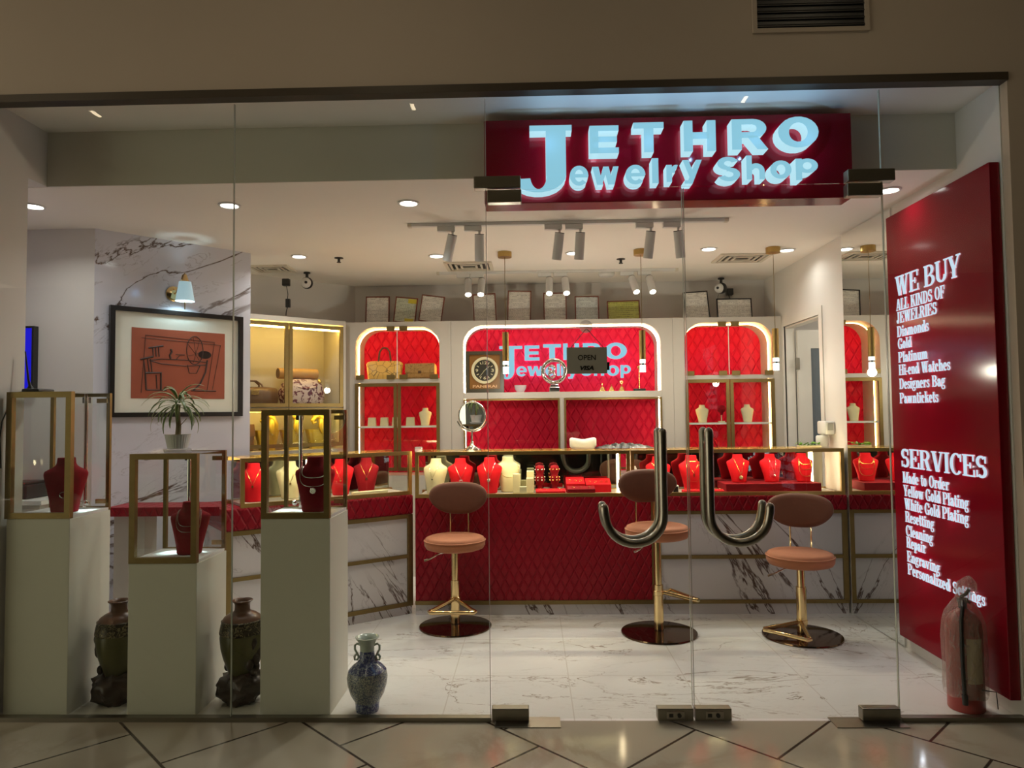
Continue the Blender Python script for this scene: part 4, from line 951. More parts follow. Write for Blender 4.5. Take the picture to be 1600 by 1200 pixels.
tray(.245, .375, 1.80, 1.93, ZB, .062, 'red ring tray beside the gold studded tower', n=3); tray(.25, .44, 1.725, 1.79, ZB, .030, 'dark red tray at the front of the ring trays', 'velvetd', 3); tray(.383, .56, 1.80, 1.93, ZB, .055, 'red ring tray next to the lit post', n=4)
tray(1.045, 1.33, 1.722, 1.772, ZB, .012, 'red tray of gold rings below the cross pendant bust', n=8)
t = thing('ring_box', 'small white ring box with a black lining, beside the left door handle', 'ring box', (.995, 1.745, ZB))
MB().box(-.022, .022, -.022, .022, 0, .052, .005).build('shell', 'white', t); MB().box(-.016, .016, -.0245, -.0225, .006, .042).build('lining', 'black', t)
t = thing('glass_ornament', 'clear glass drop ornament at the left end of the right counter case', 'ornament', (.735, 1.84, ZB))
MB().lathe([(.03, 0), (.03, .008), (.008, .02), (.008, .04), (.026, .07), (.03, .10), (.02, .14), (.004, .18)], seg=20).build('body', 'frost', t, True, 60)
# in the wing case (local frame of the wing)
wm = Matrix.Translation((-1.838, .972, 0)) @ Matrix.Rotation(rad(36.87), 4, 'Z')
def wl(x, y, z): return tuple(wm @ Vector((x, y, z)))
ZW = .8225 + .0165
for x, y, mt, lab, tw in ((.22, .17, 'velvet', 'red bust at the end of the wing case near the marble wall', -20), (.46, .19, 'linen', 'cream bust beside the middle light post of the wing case', -16), (.80, .17, 'velvet', 'red bust right of the middle light post in the wing case', -22), (1.0, .2, 'velvetd', 'dark red bust near the corner end of the wing case', -22)):
    p = wl(x, y, ZW); bust(p, .24, rad(36.87 + tw), mt, lab, 'busts in the wing case')
    necklace(p, .24, rad(36.87 + tw), ((.84, .45, 'v', .044, .0012),), 'goldc', 'fine gold chain on the %s' % lab.split(' the ')[0].replace(' of', '').replace(' at', ' at the end').replace(' near', ' near the corner').replace(' beside', ' by the light post') + ' in the wing case', ('disc', .44, .007))
def wtray(x0, x1, y0, y1, lab, mat):
    o = MB().box(x0, x1, y0, y1, ZW, ZW + .02, .003).build('jewellery_tray', mat, None); o.matrix_world = wm; tag(o, lab, 'jewellery tray', 'red jewellery trays')
wtray(.5, .60, .06, .13, 'small red tray at the front of the wing case', 'velvet'); wtray(.85, 1.1, .06, .11, 'long cream tray at the front of the wing case', 'linen')

# ------------------------------------------------------------------ things on the plinth cases
t = thing('wifi_router', 'black router with an upright antenna on the case by the pier', 'router', (-2.41, .2, 1.5035))
MB().box(-.055, .03, -.07, .05, .0, .018, .006).build('body', 'black', t)
MB().tube([(-.028, -.045, .018), (-.030, -.045, .035), (-.034, -.05, .06), (-.052, -.05, .20)], [.016, .007, .0055, .003], 10).build('antenna', 'black', t, True)
MB().tube([(-.05, -.02, .01), (-.080, -.06, .0), (-.084, -.10, -.05), (-.082, -.155, -.14), (-.084, -.165, -.22), (-.083, -.158, -.30), (-.081, -.158, -.36)], .003, 6).build('cord', 'black', t, True)
pl = thing('potted_plant', 'small striped leafed dracaena in a white pot on the lowest case', 'plant', (-1.735, .21, 1.2032))
MB().lathe([(.030, .002), (.062, .004), (.064, .016), (.058, .018)], seg=28, cap=True, sx=1).build('saucer', 'frost', pl, True, 40)
m = MB(); n_ = 56
prof = [(.044, .019), (.058, .085), (.060, .088), (.054, .088), (.050, .07)]
m.rings([[((r + (.0012 if i % 2 else 0)) * math.cos(2 * PI * i / n_), (r + (.0012 if i % 2 else 0)) * math.sin(2 * PI * i / n_), z) for i in range(n_)] for r, z in prof]); m.build('pot', 'white', pl)
MB().tube([(0, 0, .06), (.004, 0, .13), (-.002, .0, .20), (.002, 0, .235)], [.014, .012, .011, .012], 10).tube([(.0, 0, .12), (.025, -.01, .14), (.05, -.014, .165)], .0018, 6).build('cane', 'stem', pl, True)
m = MB(); rnd = random.Random(5)
for k in range(38):
    az = k * 2.4 + rnd.uniform(-.2, .2); el = 1.35 - 1.5 * (k / 38) ** .8; L = rnd.uniform(.11, .17); w = rnd.uniform(.006, .010); base = Vector((0, 0, .215 + .03 * (1 - k / 38)))
    p = base.copy(); pts = []; e = el
    for i in range(8):
        d = Vector((math.cos(az) * math.cos(e), math.sin(az) * math.cos(e), math.sin(e))); p = p + d * L / 7; e -= .20 + .10 * (i / 7); pts.append((p.copy(), d))
    side = Vector((-math.sin(az), math.cos(az), 0)); prev = None
    for i, (p, d) in enumerate(pts):
        ww = w * math.sin(PI * min(.98, (i + .9) / 8.2)) ** .7; up = side.cross(d).normalized()
        row = [m.bm.verts.new(q) for q in (p - side * ww, p - side * ww * .55 - up * ww * .25, p + side * ww * .55 - up * ww * .25, p + side * ww)]
        if prev:
            for j in range(3):
                f = m.bm.faces.new((prev[j], prev[j + 1], row[j + 1], row[j])); f.material_index = 0 if j == 1 else 1
        prev = row
m.build('foliage', ['green', 'leafedge'], pl, True)

# ------------------------------------------------------------------ urns, vase, extinguisher
def urn_model(label, loc, rz):
    t = thing('stone_urn', label, 'urn', loc, rz, 'green glazed urns on dark rocks')
    rnd = random.Random(7)
    m = MB(); q = bmesh.ops.create_icosphere(m.bm, subdivisions=4, radius=1)
    from mathutils import noise as _n
    for v in m.bm.verts:
        d = v.co.copy(); k = 1 + .26 * _n.noise(d * 2.1) + .16 * _n.noise(d * 5.0) + .07 * _n.noise(d * 11)
        v.co = Vector((max(-.128, min(.128, d.x * .112 * k)), max(-.12, min(.12, d.y * .10 * k)), .075 + d.z * .088 * k))
        if v.co.z < .0: v.co.z = 0
    m.build('rock_base', 'rock', t, True, 60)
    MB().lathe([(r, z * .9) for r, z in ((.055, .14), (.068, .18), (.086, .235), (.098, .29), (.103, .345), (.101, .366))], seg=40, cap=False).build('body', 'urn', t, True, 60)
    MB().lathe([(r, z * .9) for r, z in ((.101, .366), (.105, .370), (.105, .374), (.101, .402), (.095, .430), (.097, .434), (.092, .438))], seg=40, cap=False).build('scroll_band', 'urnband', t, True, 50)
    MB().lathe([(r, z * .9) for r, z in ((.092, .437), (.083, .452), (.062, .468), (.043, .476), (.036, .486), (.035, .515), (.040, .527), (.048, .533), (.050, .537), (.046, .540), (.032, .532), (.028, .50))], seg=36, cap=False).build('neck', 'urnneck', t, True, 60)
    m = MB()
    for k in range(16):
        a = (.0, PI)[k % 2] + rnd.uniform(-.5, .5); z = .15 + .0105 * k; r = .070 + .09 * max(0, z - .13) ** .7 * .55
        m.ball((r * math.cos(a) * 1.05, r * math.sin(a), z), rnd.uniform(.014, .026), 8, (1, 1, 1.5))
    m.build('carving', 'rock', t, True, 60)
    return t
u = urn_model('green glazed urn on a dark carved rock, between the pier plinth and lowest plinth', (-2.022, .22, 0), .3)
dup(u, (-1.414, .22, 0), -.3, 'green glazed urn on a dark carved rock, right of the lowest plinth')
t = thing('porcelain_vase', 'small blue and white porcelain vase with scroll handles on the floor', 'vase', (-.779, .115, 0))
ZV = lambda z: z * .338
MB().lathe([(.052, 0), (.054, .01), (.055, .028), (.058, .045)], seg=36).build('foot', 'porcb', t, True, 60)
MB().lathe([(.058, .045), (.078, .08), (.090, .12), (.094, .155), (.088, .185)], seg=40, cap=False).build('body', 'porc', t, True, 70)
MB().lathe([(.088, .185), (.070, .205), (.044, .225), (.037, .235), (.033, .275)], seg=40, cap=False).build('shoulder', 'porcb', t, True, 70)
MB().lathe([(.033, .275), (.034, .30), (.040, .315), (.054, .334), (.056, .338), (.052, .339), (.034, .315), (.028, .29)], seg=40, cap=False).build('mouth', 'celadon', t, True, 70)
for s in (-1, 1):
    MB().tube([(s * .033, 0, .300), (s * .048, 0, .306), (s * .058, 0, .298), (s * .058, 0, .280), (s * .048, 0, .262), (s * .040, 0, .246), (s * .046, 0, .232), (s * .058, 0, .232), (s * .060, 0, .246), (s * .052, 0, .258)], .0055, 8).build('handle', 'celadon', t, True)
fe = thing('fire_extinguisher', 'red fire extinguisher in a crinkled plastic bag by the red service sign', 'fire extinguisher', (1.985, .135, 0))
MB().lathe([(.072, 0), (.076, .006), (.076, .36), (.070, .40), (.052, .43), (.026, .448), (.022, .455)], seg=36).build('cylinder', 'extred', fe, True, 40)
MB().lathe([(.018, .4555), (.018, .48), (.024, .482), (.024, .50), (.0, .502)], seg=16, cap=False).build('valve', 'dark', fe)
MB().tube([(-.01, -.0, .505), (.01, -.012, .522), (.022, -.018, .545)], .008, 8).tube([(-.005, 0, .492), (.014, -.012, .49), (.024, -.018, .48)], .006, 8).build('handle', 'dark', fe, True)
MB().tube([(-.012, -.02, .49), (-.035, -.06, .475), (-.052, -.074, .42), (-.054, -.075, .30), (-.053, -.075, .18), (-.050, -.075, .09)], .0085, 8).build('hose', 'black', fe, True)
MB().cyl((-.050, -.075, .09), (-.048, -.075, .045), .012, 10).build('nozzle', 'black', fe, True)
m = MB(); m.rings([[(.0772 * math.cos(a), .0772 * math.sin(a), z) for a in [-PI / 2 - .42 + i * .08 for i in range(13)]] for z in (.135, .335)], closed=False, cap=False); m.build('label', 'label', fe, True)
m = MB(); from mathutils import noise as _n
R = []
for z, r in ((.068, .088), (.10, .090), (.16, .092), (.24, .093), (.32, .092), (.39, .088), (.44, .074), (.475, .050), (.50, .032), (.515, .030), (.54, .046), (.57, .040), (.595, .016), (.602, .004)):
    R.append([((r * (1 + .09 * _n.noise(Vector((math.cos(a) * 2.5, math.sin(a) * 2.5, z * 14))))) * math.cos(a) + (z > .5) * (z - .5) * .32, (r * (1 + .07 * _n.noise(Vector((math.cos(a) * 3, math.sin(a) * 3, z * 20 + 4))))) * math.sin(a), z + .012 * _n.noise(Vector((math.cos(a) * 2, math.sin(a) * 2, 9))) * (z < .1)) for a in [2 * PI * i / 40 for i in range(40)]])
m.rings(R, True, False); m.build('plastic_bag', 'plastic', fe, True)
MB().tube([(.02, -.088, .115), (.06, -.085, .108), (.10, -.06, .095), (.104, -.062, .02)], .0022, 6).build('tie_strap', 'black', fe, True)

# ------------------------------------------------------------------ stools
def stool_model(label, loc, seat_z, rz, foot_rz, foot_z):
    t = thing('bar_stool', label, 'bar stool', loc, 0, 'pink velvet bar stools')
    MB().lathe([(.233, 0), (.235, .004), (.233, .011), (.16, .016), (.03, .022), (.03, .028)], seg=64).build('base_disc', 'bronze', t, True, 30)
    MB().cyl((0, 0, .028), (0, 0, .30), .030, 28).cyl((0, 0, .30), (0, 0, seat_z - .085), .023, 28).build('pole', 'brass', t, True)
    R = Matrix.Rotation(rz, 4, 'Z'); F = Matrix.Rotation(foot_rz, 4, 'Z')
    m = MB(); zf = foot_z
    pts = [(-.012, -.03, zf + .035)] + [(-.12, -.155, zf + .004), (-.145, -.185, zf)] + [(-.138, -.20, zf - .002), (.138, -.20, zf - .002)] + [(.145, -.185, zf), (.12, -.155, zf + .004), (.012, -.03, zf + .035)]
    m.tube(pts, .0125, 12); m.lathe([(.032, zf + .022), (.034, zf + .024), (.034, zf + .048), (.032, zf + .05)], seg=24); m.xf(F)
    m.build('footrest', 'brass', t, True)
    s = seat_z
    m = MB(); m.lathe([(.0, s - .088), (.155, s - .086), (.186, s - .076), (.197, s - .058), (.199, s - .030), (.194, s - .024)], seg=56, cap=False).lathe([(.194, s - .0235), (.188, s - .010), (.168, s - .002), (.09, s + .003), (0, s + .004)], seg=56, cap=False); m.build('seat', 'pink', t, True, 60)
    MB().lathe([(.196, s - .031), (.2015, s - .028), (.2015, s - .024), (.196, s - .021)], seg=56, cap=False).build('piping', 'pink', t, True)
    m = MB(); N = 48; zc = s + .225; rings = []
    for k, y in ((.80, -.034), (.93, -.028), (.99, -.014), (1.0, 0), (.99, .014), (.93, .026), (.80, .032)):
        r = []
        for i in range(N):
            a = 2 * PI * i / N; c, q = math.cos(a), math.sin(a)
            wx = .198 * math.copysign(abs(c) ** .72, c); wz = .108 * math.copysign(abs(q) ** .78, q)
            wx *= 1 + .26 * (wz / .108) * (1 if wz < 0 else .12); x = wx * k; z = wz * (1 - (1 - k) * 1.5)
            r.append((x, .185 + y - .95 * x * x, zc + z))
        rings.append(r)
    m.rings(rings); m.xf(R); m.build('backrest', 'brownv', t, True, 60)
    m = MB()
    for x in (-.062, .062): m.tube([(x, .12, s - .08), (x, .19, s - .085), (x, .208, s - .05), (x, .208, s + .05), (x, .200, s + .20)], .0055, 8)
    m.xf(R); m.build('back_strut', 'brass', t, True)
    m = MB(); m.tube([(-.03, -.02, s - .1), (-.09, -.05, s - .105), (-.15, -.08, s - .135), (-.185, -.09, s - .145)], [.005, .005, .005, .008], 8); m.xf(R); m.build('height_lever', 'chrome', t, True)
    return t
stool_model('pink velvet bar stool left of the glass doors, in front of the red counter', (-.505, 1.42, 0), .585, rad(-3), rad(0), .145)
stool_model('pink velvet bar stool behind the left door handle, the highest set', (.783, 1.27, 0), .672, rad(12), rad(115), .215)
stool_model('pink velvet bar stool nearest the red service sign, the lowest set', (1.64, 1.20, 0), .515, rad(-22), rad(-48), .052)

# ------------------------------------------------------------------ marble wall: framed print and sconce
ar = thing('framed_print', 'black framed orange print of a table, chairs and fan on the marble wall', 'picture', (-2.75, 1.15, 0), rad(47))
rc = lambda x0, x1, z0, z1: [(x0, z0), (x1, z0), (x1, z1), (x0, z1)]
MB().prism(rc(.085, .957, 1.381, 2.098), -.035, -.002, XZ, holes=[rc(.115, .927, 1.411, 2.068)]).build('frame', 'framebk', ar)
MB().box(.113, .929, -.016, -.004, 1.409, 2.070).build('mat_board', 'paper_white', ar)
pr = MB().box(.216, .829, -.018, -.0165, 1.503, 1.967).build('print', 'print', ar)
m = MB()
def ln(pts, r=.0022): m.tube([(x, -.0192, z) for x, z in pts], r, 5)
ox, oz, ux, uz = .216, 1.503, .613, .464
P = lambda *q: [(ox + a * ux, oz + b * uz) for a, b in q]
ln(P((.10, .08), (.14, .90), (.88, .86), (.80, .12))); ln(P((.10, .86), (.95, .82)), .0015); ln(P((.95, .82), (.86, .14)), .0015)
ln(P((.18, .54), (.30, .50), (.55, .48), (.78, .51), (.80, .55), (.55, .57), (.30, .57), (.18, .54)), .003)
for x in (.24, .27, .30): ln(P((x - .02, .60), (x - .03, .74)), .0035)
ln(P((.17, .72), (.32, .76)), .005)
ln(P((.09, .55), (.22, .60)), .006)
for x in (.12, .16, .19): ln(P((x, .56), (x + .02, .36)), .004)
ln(P((.14, .36), (.30, .37), (.30, .12)), .007); ln(P((.14, .36), (.15, .12)), .006); ln(P((.15, .12), (.36, .12)), .004); ln(P((.25, .34), (.26, .14)), .004)
ln(P((.40, .57), (.39, .63), (.41, .68), (.40, .72)), .007); ln(P((.46, .58), (.50, .64), (.45, .645), (.55, .645), (.50, .64)), .003)
ln([(ox + ux * (.66 + .09 * math.cos(a)), oz + uz * (.72 + .21 * math.sin(a))) for a in [2 * PI * i / 30 for i in range(31)]], .003)
for k in range(7):
    a = 2 * PI * k / 7; ln(P((.67, .66), (.66 + .08 * math.cos(a), .72 + .19 * math.sin(a))), .0014)
ln(P((.80, .58), (.78, .40), (.72, .22), (.64, .12)), .006); ln(P((.62, .12), (.90, .12)), .004); ln(P((.58, .50), (.60, .38), (.68, .38), (.72, .50)), .003)
m.lathe([(.0, 0), (.05, 0)], seg=20); v0 = len(m.bm.verts) - 40
m.bm.verts.ensure_lookup_table()
for v in list(m.bm.verts)[-40:]: v.co = Vector((ox + ux * .77 + v.co.x * .9, -.0205 + v.co.z, oz + uz * .66 + v.co.y * .55))
m.build('drawing', 'ink', pr)
sc_ = thing('wall_sconce', 'brass wall sconce with a glowing white shade above the framed print', 'wall lamp', (-2.75, 1.15, 0), rad(47))
m = MB(); m.lathe([(.052, 0), (.052, .008), (.044, .014), (0, .016)], seg=28, cap=True); m.xf(Matrix.Translation((.482, -.002, 2.215)) @ Matrix.Rotation(PI / 2, 4, 'X')); m.build('back_plate', 'brass', sc_, True, 40)
MB().tube([(.482, -.016, 2.215), (.482, -.05, 2.225), (.49, -.09, 2.27), (.50, -.11, 2.33), (.51, -.12, 2.345), (.512, -.12, 2.32)], .005, 8).tube([(.512, -.12, 2.16), (.512, -.12, 2.10)], .004, 8).build('arm', 'brass', sc_, True)
MB().lathe([(.010, 2.335), (.026, 2.288), (.0, 2.287)], (.512, -.12), 24, cap=False).build('cap', 'brass', sc_, True)
MB().lathe([(.038, 2.286), (.060, 2.155)], (.512, -.12), 32, cap=False).build('lamp_shade', 'shade', sc_, True)
lb = lamp('POINT', 'sconce_bulb', (0, 0, 0), 3.0, (.62, .88, 1.0), size=.02); lb.parent = sc_; lb.location = (.512, -.12, 2.19); lb.rotation_euler = (0, 0, 0)

# ------------------------------------------------------------------ recess behind the pier
t = thing('television', 'wall mounted screen glowing plain blue in the recess behind the pier', 'television', (-3.6, 1.12, 1.56))
MB(t).prism(rc(-4.1, -3.103, 1.555, 1.958), 1.105, 1.1485, XZ, holes=[rc(-4.088, -3.116, 1.567, 1.946)]).build('bezel', 'black', t); MB(t).box(-4.087, -3.117, 1.11, 1.148, 1.568, 1.945).build('screen', 'tv', t)
t = thing('low_cabinet', 'pale low cabinet in the recess below the blue screen', 'cabinet', (-3.3, .98, 0))
MB(t).box(-3.8, -2.86, .84, 1.148, 0, .875).build('body', 'cream', t); MB(t).box(-3.82, -2.84, .825, 1.149, .8755, .90).build('top', 'white', t)
for x0, x1 in ((-3.78, -3.26), (-3.25, -2.88)): MB(t).box(x0, x1, .828, .8395, .06, .85).build('door', 'cream', t)
MB(t).box(-3.235, -3.215, .82, .8275, .5, .80).build('pull_handle', 'oldgold', t)
t = thing('printer', 'small black printer on the low cabinet below the blue screen', 'printer', (-3.15, .98, .9005))
MB(t).box(-3.34, -2.98, .90, 1.12, .9005, .985, .008).build('body', 'black', t); MB(t).box(-3.32, -3.0, .91, 1.11, .9855, 1.0, .004).build('lid', 'dark', t)

# ------------------------------------------------------------------ certificates on top of the cabinets
def cert(xb, w, h, roll, mat, frame, label, y=3.06, stickers=(), tilt=.13):
    t = thing('framed_certificate', label, 'certificate', (xb, y, 2.187 + abs(roll) * w / 2), 0, 'framed certificates on the wall cabinets')
    t.rotation_euler = (-tilt, roll, 0)
    hw = w / 2; f = .009
    MB().prism(rc(-hw, hw, .004, h), -.008, .010, XZ, holes=[rc(-hw + f, hw - f, .004 + f, h - f)]).build('frame', frame, t)
    d = MB().box(-hw + f, hw - f, -.001, .008, .004 + f, h - f).build('document', mat, t)
    for a, b, c, e in stickers: MB().box(a * hw, b * hw, -.0022, -.0012, c * h, e * h).build('sticker', 'yellow', d)
for a in ((-1.365, .215, .262, .0, 'docw', 'framebr', 'upright white certificate at the left end of the row above the cabinets'), (-1.122, .200, .238, .10, 'docg', 'framebr', 'green tinted certificate with yellow stickers, leaning, second from the row\'s left end', 3.05, ((.15, .9, .78, .95), (.0, .8, .07, .19))),
          (-.893, .208, .250, .13, 'docw', 'framebr', 'white certificate leaning right beside the yellow stickered one'), (-.395, .206, .266, -.05, 'docw', 'framebr', 'white certificate behind the lit left track lamps, before the tallest one'), (-.095, .210, .292, .03, 'docw', 'framebr', 'tallest white certificate in a red brown frame left of the lit middle lamps'),
          (.228, .206, .272, .0, 'docw', 'framebr', 'white certificate right behind the lit middle track lamps'), (.512, .214, .236, .0, 'docb', 'framebr', 'bluish certificate above the hanging open board'), (.838, .290, .186, -.02, 'docy', 'framebr', 'wide olive green certificate behind the right pendant cord'),
          (1.490, .218, .256, -.06, 'docw', 'framebk', 'upright white certificate in a black frame above the right cabinet'), (1.815, .308, .194, .0, 'docw', 'framebk', 'wide white certificate in a black frame below the right camera')): cert(*a)

# ------------------------------------------------------------------ inside the niches
SH = 1.6905
def handbag(loc, rz, w, h, d, mat, hmat, label, flare=1.12, handle=.13):
    t = thing('handbag', label, 'handbag', loc, rz)
    rings = []
    for k in range(11):
        u = k / 10; ww = w / 2 * (1 + (flare - 1) * u) * (1 - .06 * (u > .95)); dd = d / 2 * (1 - .75 * u ** 1.6) + .004; rings.append([(ww * math.copysign(abs(math.cos(a)) ** .45, math.cos(a)), dd * math.copysign(abs(math.sin(a)) ** .6, math.sin(a)), h * u * (1 - .10 * abs(math.cos(a)) ** 4 * (u > .8))) for a in [2 * PI * i / 32 for i in range(32)]])
    MB().rings(rings).build('bag_body', mat, t, True, 60)
    for s in (-1, 1): MB().tube([(-w * .20, s * d * .16, h * .72), (-w * .19, s * d * .13, h * .95), (-w * .15, s * d * .10, h + handle * .7), (-w * .07, s * d * .08, h + handle * .97), (0, s * d * .08, h + handle), (w * .07, s * d * .08, h + handle * .97), (w * .15, s * d * .10, h + handle * .7), (w * .19, s * d * .13, h * .95), (w * .20, s * d * .16, h * .72)], .0065, 8).build('handle', hmat, t, True)
    return t
handbag((-1.288, 3.01, SH), rad(6), .29, .165, .13, 'yleather', 'brown', 'yellow crocodile handbag with brown handles in the left arched niche', 1.14, .12)
def clutch(loc, rz, w, h, d, mat, label, clasp='brown'):
    t = thing('clutch_bag', label, 'handbag', loc, rz)
    MB().box(-w / 2, w / 2, -d / 2, d / 2, 0, h, min(d, h) * .28).build('bag_body', mat, t, True, 60)
    MB().prism([(-w * .485, h * .42), (w * .485, h * .38), (w * .485, h * .97), (-w * .485, h * .97)], -d / 2 - .007, -d / 2 + .012, XZ).build('flap', mat, t, True)
    MB().box(-.014, .014, -d / 2 - .011, -d / 2 - .0072, h * .36, h * .52, .002).build('clasp', clasp, t)
    return t
clutch((-.962, 3.0, SH), rad(-5), .27, .14, .10, 'tan', 'crackled tan clutch bag beside the yellow crocodile handbag')
SL = 1.2825
for x, w, lab in ((-1.40, .07, 'leftmost cream display block on the lower shelf of the left niche'), (-1.29, .07, 'cream display block second on the lower shelf of the left niche'), (-1.19, .06, 'cream display block left of the door frame in the left niche'), (-1.06, .075, 'cream display block beside the white bust in the left niche')):
    solo(MB().prism([(-w / 2, 0), (w / 2, 0), (w / 2 * .85, .075), (-w / 2 * .85, .075)], -.02, .025, lambda a, b, d, x=x: (x + a, 3.0 + d, SL + b)), 'earring_stand', 'linen', lab, 'display block', 'cream display blocks in the left niche')
for x, lab in ((-.930, 'small white bust on the lower shelf of the left niche'), (1.495, 'small white bust on the left half of the right niche shelf'), (1.885, 'small white bust on the right half of the right niche shelf')):
    bust((x, 3.0, SL), .155, 0, 'linen', lab, 'small white busts in the niches', 1.0)
t = thing('earring_stand', 'small dark red earring head on a stem in the right niche', 'jewellery stand', (1.66, 3.0, SL))
MB().box(-.025, .025, -.02, .02, 0, .012).build('base', 'linen', t); MB().cyl((0, 0, .012), (0, 0, .07), .004, 8).build('stem', 'linen', t)
MB().lathe([(.012, .065), (.016, .085), (.034, .10), (.038, .125), (.030, .145), (.0, .152)], seg=18).build('head', 'velvetd', t, True, 60)
# on the shelf below the lit name
SM = 1.5625
ck = thing('wall_clock', 'square dark box clock with a round cream bezel on the name shelf', 'clock', (-.396, 2.96, SM))
MB().prism(rc(-.166, .166, 0, .362), -.05, .05, XZ, holes=[rc(-.135, .135, .032, .332)]).build('case', 'clockbox', ck)
MB().box(-.134, .134, -.034, .049, .033, .331).build('face_board', 'clockface', ck)
m = MB(); m.lathe([(.092, 0), (.118, 0), (.116, .014), (.098, .016), (.092, .008)], seg=48, cap=False); m.xf(Matrix.Translation((0, -.0345, .195)) @ Matrix.Rotation(PI / 2, 4, 'X')); bz = m.build('bezel', 'linen', ck, True, 30)
m = MB(); m.lathe([(0, .0), (.093, .0), (.093, .004), (0, .004)], seg=40, cap=False); m.xf(Matrix.Translation((0, -.0345, .195)) @ Matrix.Rotation(PI / 2, 4, 'X')); di = m.build('dial', 'dial', ck)
fn_c = lambda x, z, d: (x, -.0392 - d, .195 + z)
m = MB()
for s_, x, z in (('12', 0, .066), ('3', .068, 0), ('6', 0, -.066), ('9', -.068, 0)): textmesh(m, s_, x - .007 * len(s_) - .004, x + .007 * len(s_) + .004, z - .013, z + .013, fn_c, 0, .001, .01)
for k in range(12):
    if k % 3:
        a = k * PI / 6; q = Vector((math.sin(a), math.cos(a))); n = Vector((q.y, -q.x)) * .003
        m.prism([tuple(q * .060 - n), tuple(q * .060 + n), tuple(q * .080 + n), tuple(q * .080 - n)], 0, .001, fn_c)
m.build('numerals', 'linen', di)
m = MB()
for a, L, w in ((.85, .055, .0035), (-2.45, .078, .0022)):
    q = Vector((math.sin(a), math.cos(a))); n = Vector((q.y, -q.x)) * w; m.prism([tuple(-q * .012 - n), tuple(-q * .012 + n), tuple(q * L + n * .5), tuple(q * L - n * .5)], .0015, .0025, fn_c)
m.build('hands', 'linen', di)
m = MB(); textmesh(m, 'PANERAI', -.105, .105, .045, .068, lambda x, z, d: (x, -.0345 - d, z), 0, .002, .02); m.build('lettering', 'orange', ck)
t = thing('glass_bowl', 'small frosted glass bowl on the name shelf beside the clock', 'bowl', (-.088, 2.95, SM))
MB().lathe([(.030, 0), (.032, .004), (.048, .03), (.054, .062), (.050, .062), (.043, .03), (.0, .009)], seg=32).build('body', 'frost', t, True, 60)
t = thing('ring_ornament', 'large chrome ring ornament standing on the name shelf', 'ornament', (.208, 2.95, SM))
MB().box(-.045, .045, -.035, .035, 0, .045, .006).box(-.036, .036, -.026, .026, .045, .066, .004).build('base', 'chrome', t)
MB().tube([(.098 * math.cos(a), 0, .182 + .098 * math.sin(a)) for a in [2 * PI * i / 48 for i in range(48)]], .017, 14, closed=True).build('ring', 'chrome', t, True)
m = MB()
for z in (.150, .205): m.tube([(-.02 + .026 * math.cos(a), .0, z + .026 * math.sin(a)) for a in [2 * PI * i / 24 for i in range(24)]], .009, 10, closed=True)
m.cyl((-.02, 0, .078), (-.02, 0, .118), .004, 8); m.build('inner_loops', 'chrome', t, True)
for x, h, lab in ((.624, .085, 'gold spired bell ornament, left of the three on the name shelf'), (.704, .066, 'smallest gold bell ornament, middle of the three on the name shelf'), (.792, .095, 'gold bell ornament topped by a ring on the name shelf')):
    t = thing('bell_ornament', lab, 'ornament', (x, 2.95, SM), group='gold bell ornaments')
    MB().lathe([(.034, 0), (.033, .004), (.022, .016), (.018, .030), (.010, .04), (.004, .044)], seg=20).build('bell', 'goldc', t, True, 60)
    m = MB(); m.cyl((0, 0, .043), (0, 0, h * .84), .0022, 8)
    if h > .09: m.tube([(.011 * math.cos(a), 0, h * .84 + .011 * math.sin(a)) for a in [2 * PI * i / 16 for i in range(16)]], .003, 6, closed=True)
    else: m.ball((0, 0, h * .84), .004, 8)
    m.build('finial', 'goldc', t, True)
t = thing('trophy_stand', 'thin gold trophy with a ball on top at the right end of the name shelf', 'ornament', (.945, 2.95, SM))
MB().box(-.05, .05, -.03, .03, 0, .022, .003).build('base', 'dark', t); MB().cyl((0, 0, .022), (0, 0, .195), .004, 10).build('stem', 'goldc', t, True)
MB().ball((0, 0, .207), .016, 14).build('ball', 'goldc', t, True)

# ------------------------------------------------------------------ inside the angled bag cabinet
bm_ = Matrix.Translation((-2.36, 2.10, 0)) @ Matrix.Rotation(rad(41.1), 4, 'Z')
def bl(x, y, z): return tuple(bm_ @ Vector((x, y, z)))
t = thing('duffel_bag', 'dark brown duffel bag on the upper shelf of the bag cabinet', 'handbag', bl(.30, .2, 1.4505), rad(41.1))
MB().rings([[(x, .10 * k * math.copysign(abs(math.cos(a)) ** .7, math.cos(a)), .085 + .082 * k * math.copysign(abs(math.sin(a)) ** .7, math.sin(a))) for a in [2 * PI * i / 24 for i in range(24)]] for x, k in ((-.2, .80), (-.19, .95), (-.1, 1.03), (0, 1), (.1, 1.03), (.19, .95), (.2, .80))]).build('bag_body', 'brown', t, True, 60)
for s in (-1, 1): MB().tube([(-.09, s * .055, .14), (-.08, s * .03, .185), (-.04, s * .02, .215), (.04, s * .02, .215), (.08, s * .03, .185), (.09, s * .055, .14)], .007, 8).build('handle', 'brown', t, True)
MB().box(-.03, .03, -.108, -.096, .10, .14, .003).build('clasp', 'goldc', t)
t = thing('floral_bag', 'round cream handbag with a maroon floral print in the bag cabinet', 'handbag', bl(.735, .19, 1.4505), rad(41.1))
m = MB(); rings = []
for z, k in ((0, .70), (.02, .86), (.07, .98), (.13, 1.0), (.19, .90), (.225, .72), (.238, .5)): rings.append([(.200 * k * math.cos(a) * (1 + .03 * math.sin(5 * a)), .115 * k * math.sin(a) * (1 + .05 * math.sin(7 * a)), z) for a in [2 * PI * i / 36 for i in range(36)]])
m.rings(rings).build('bag_body', 'floral', t, True, 60)
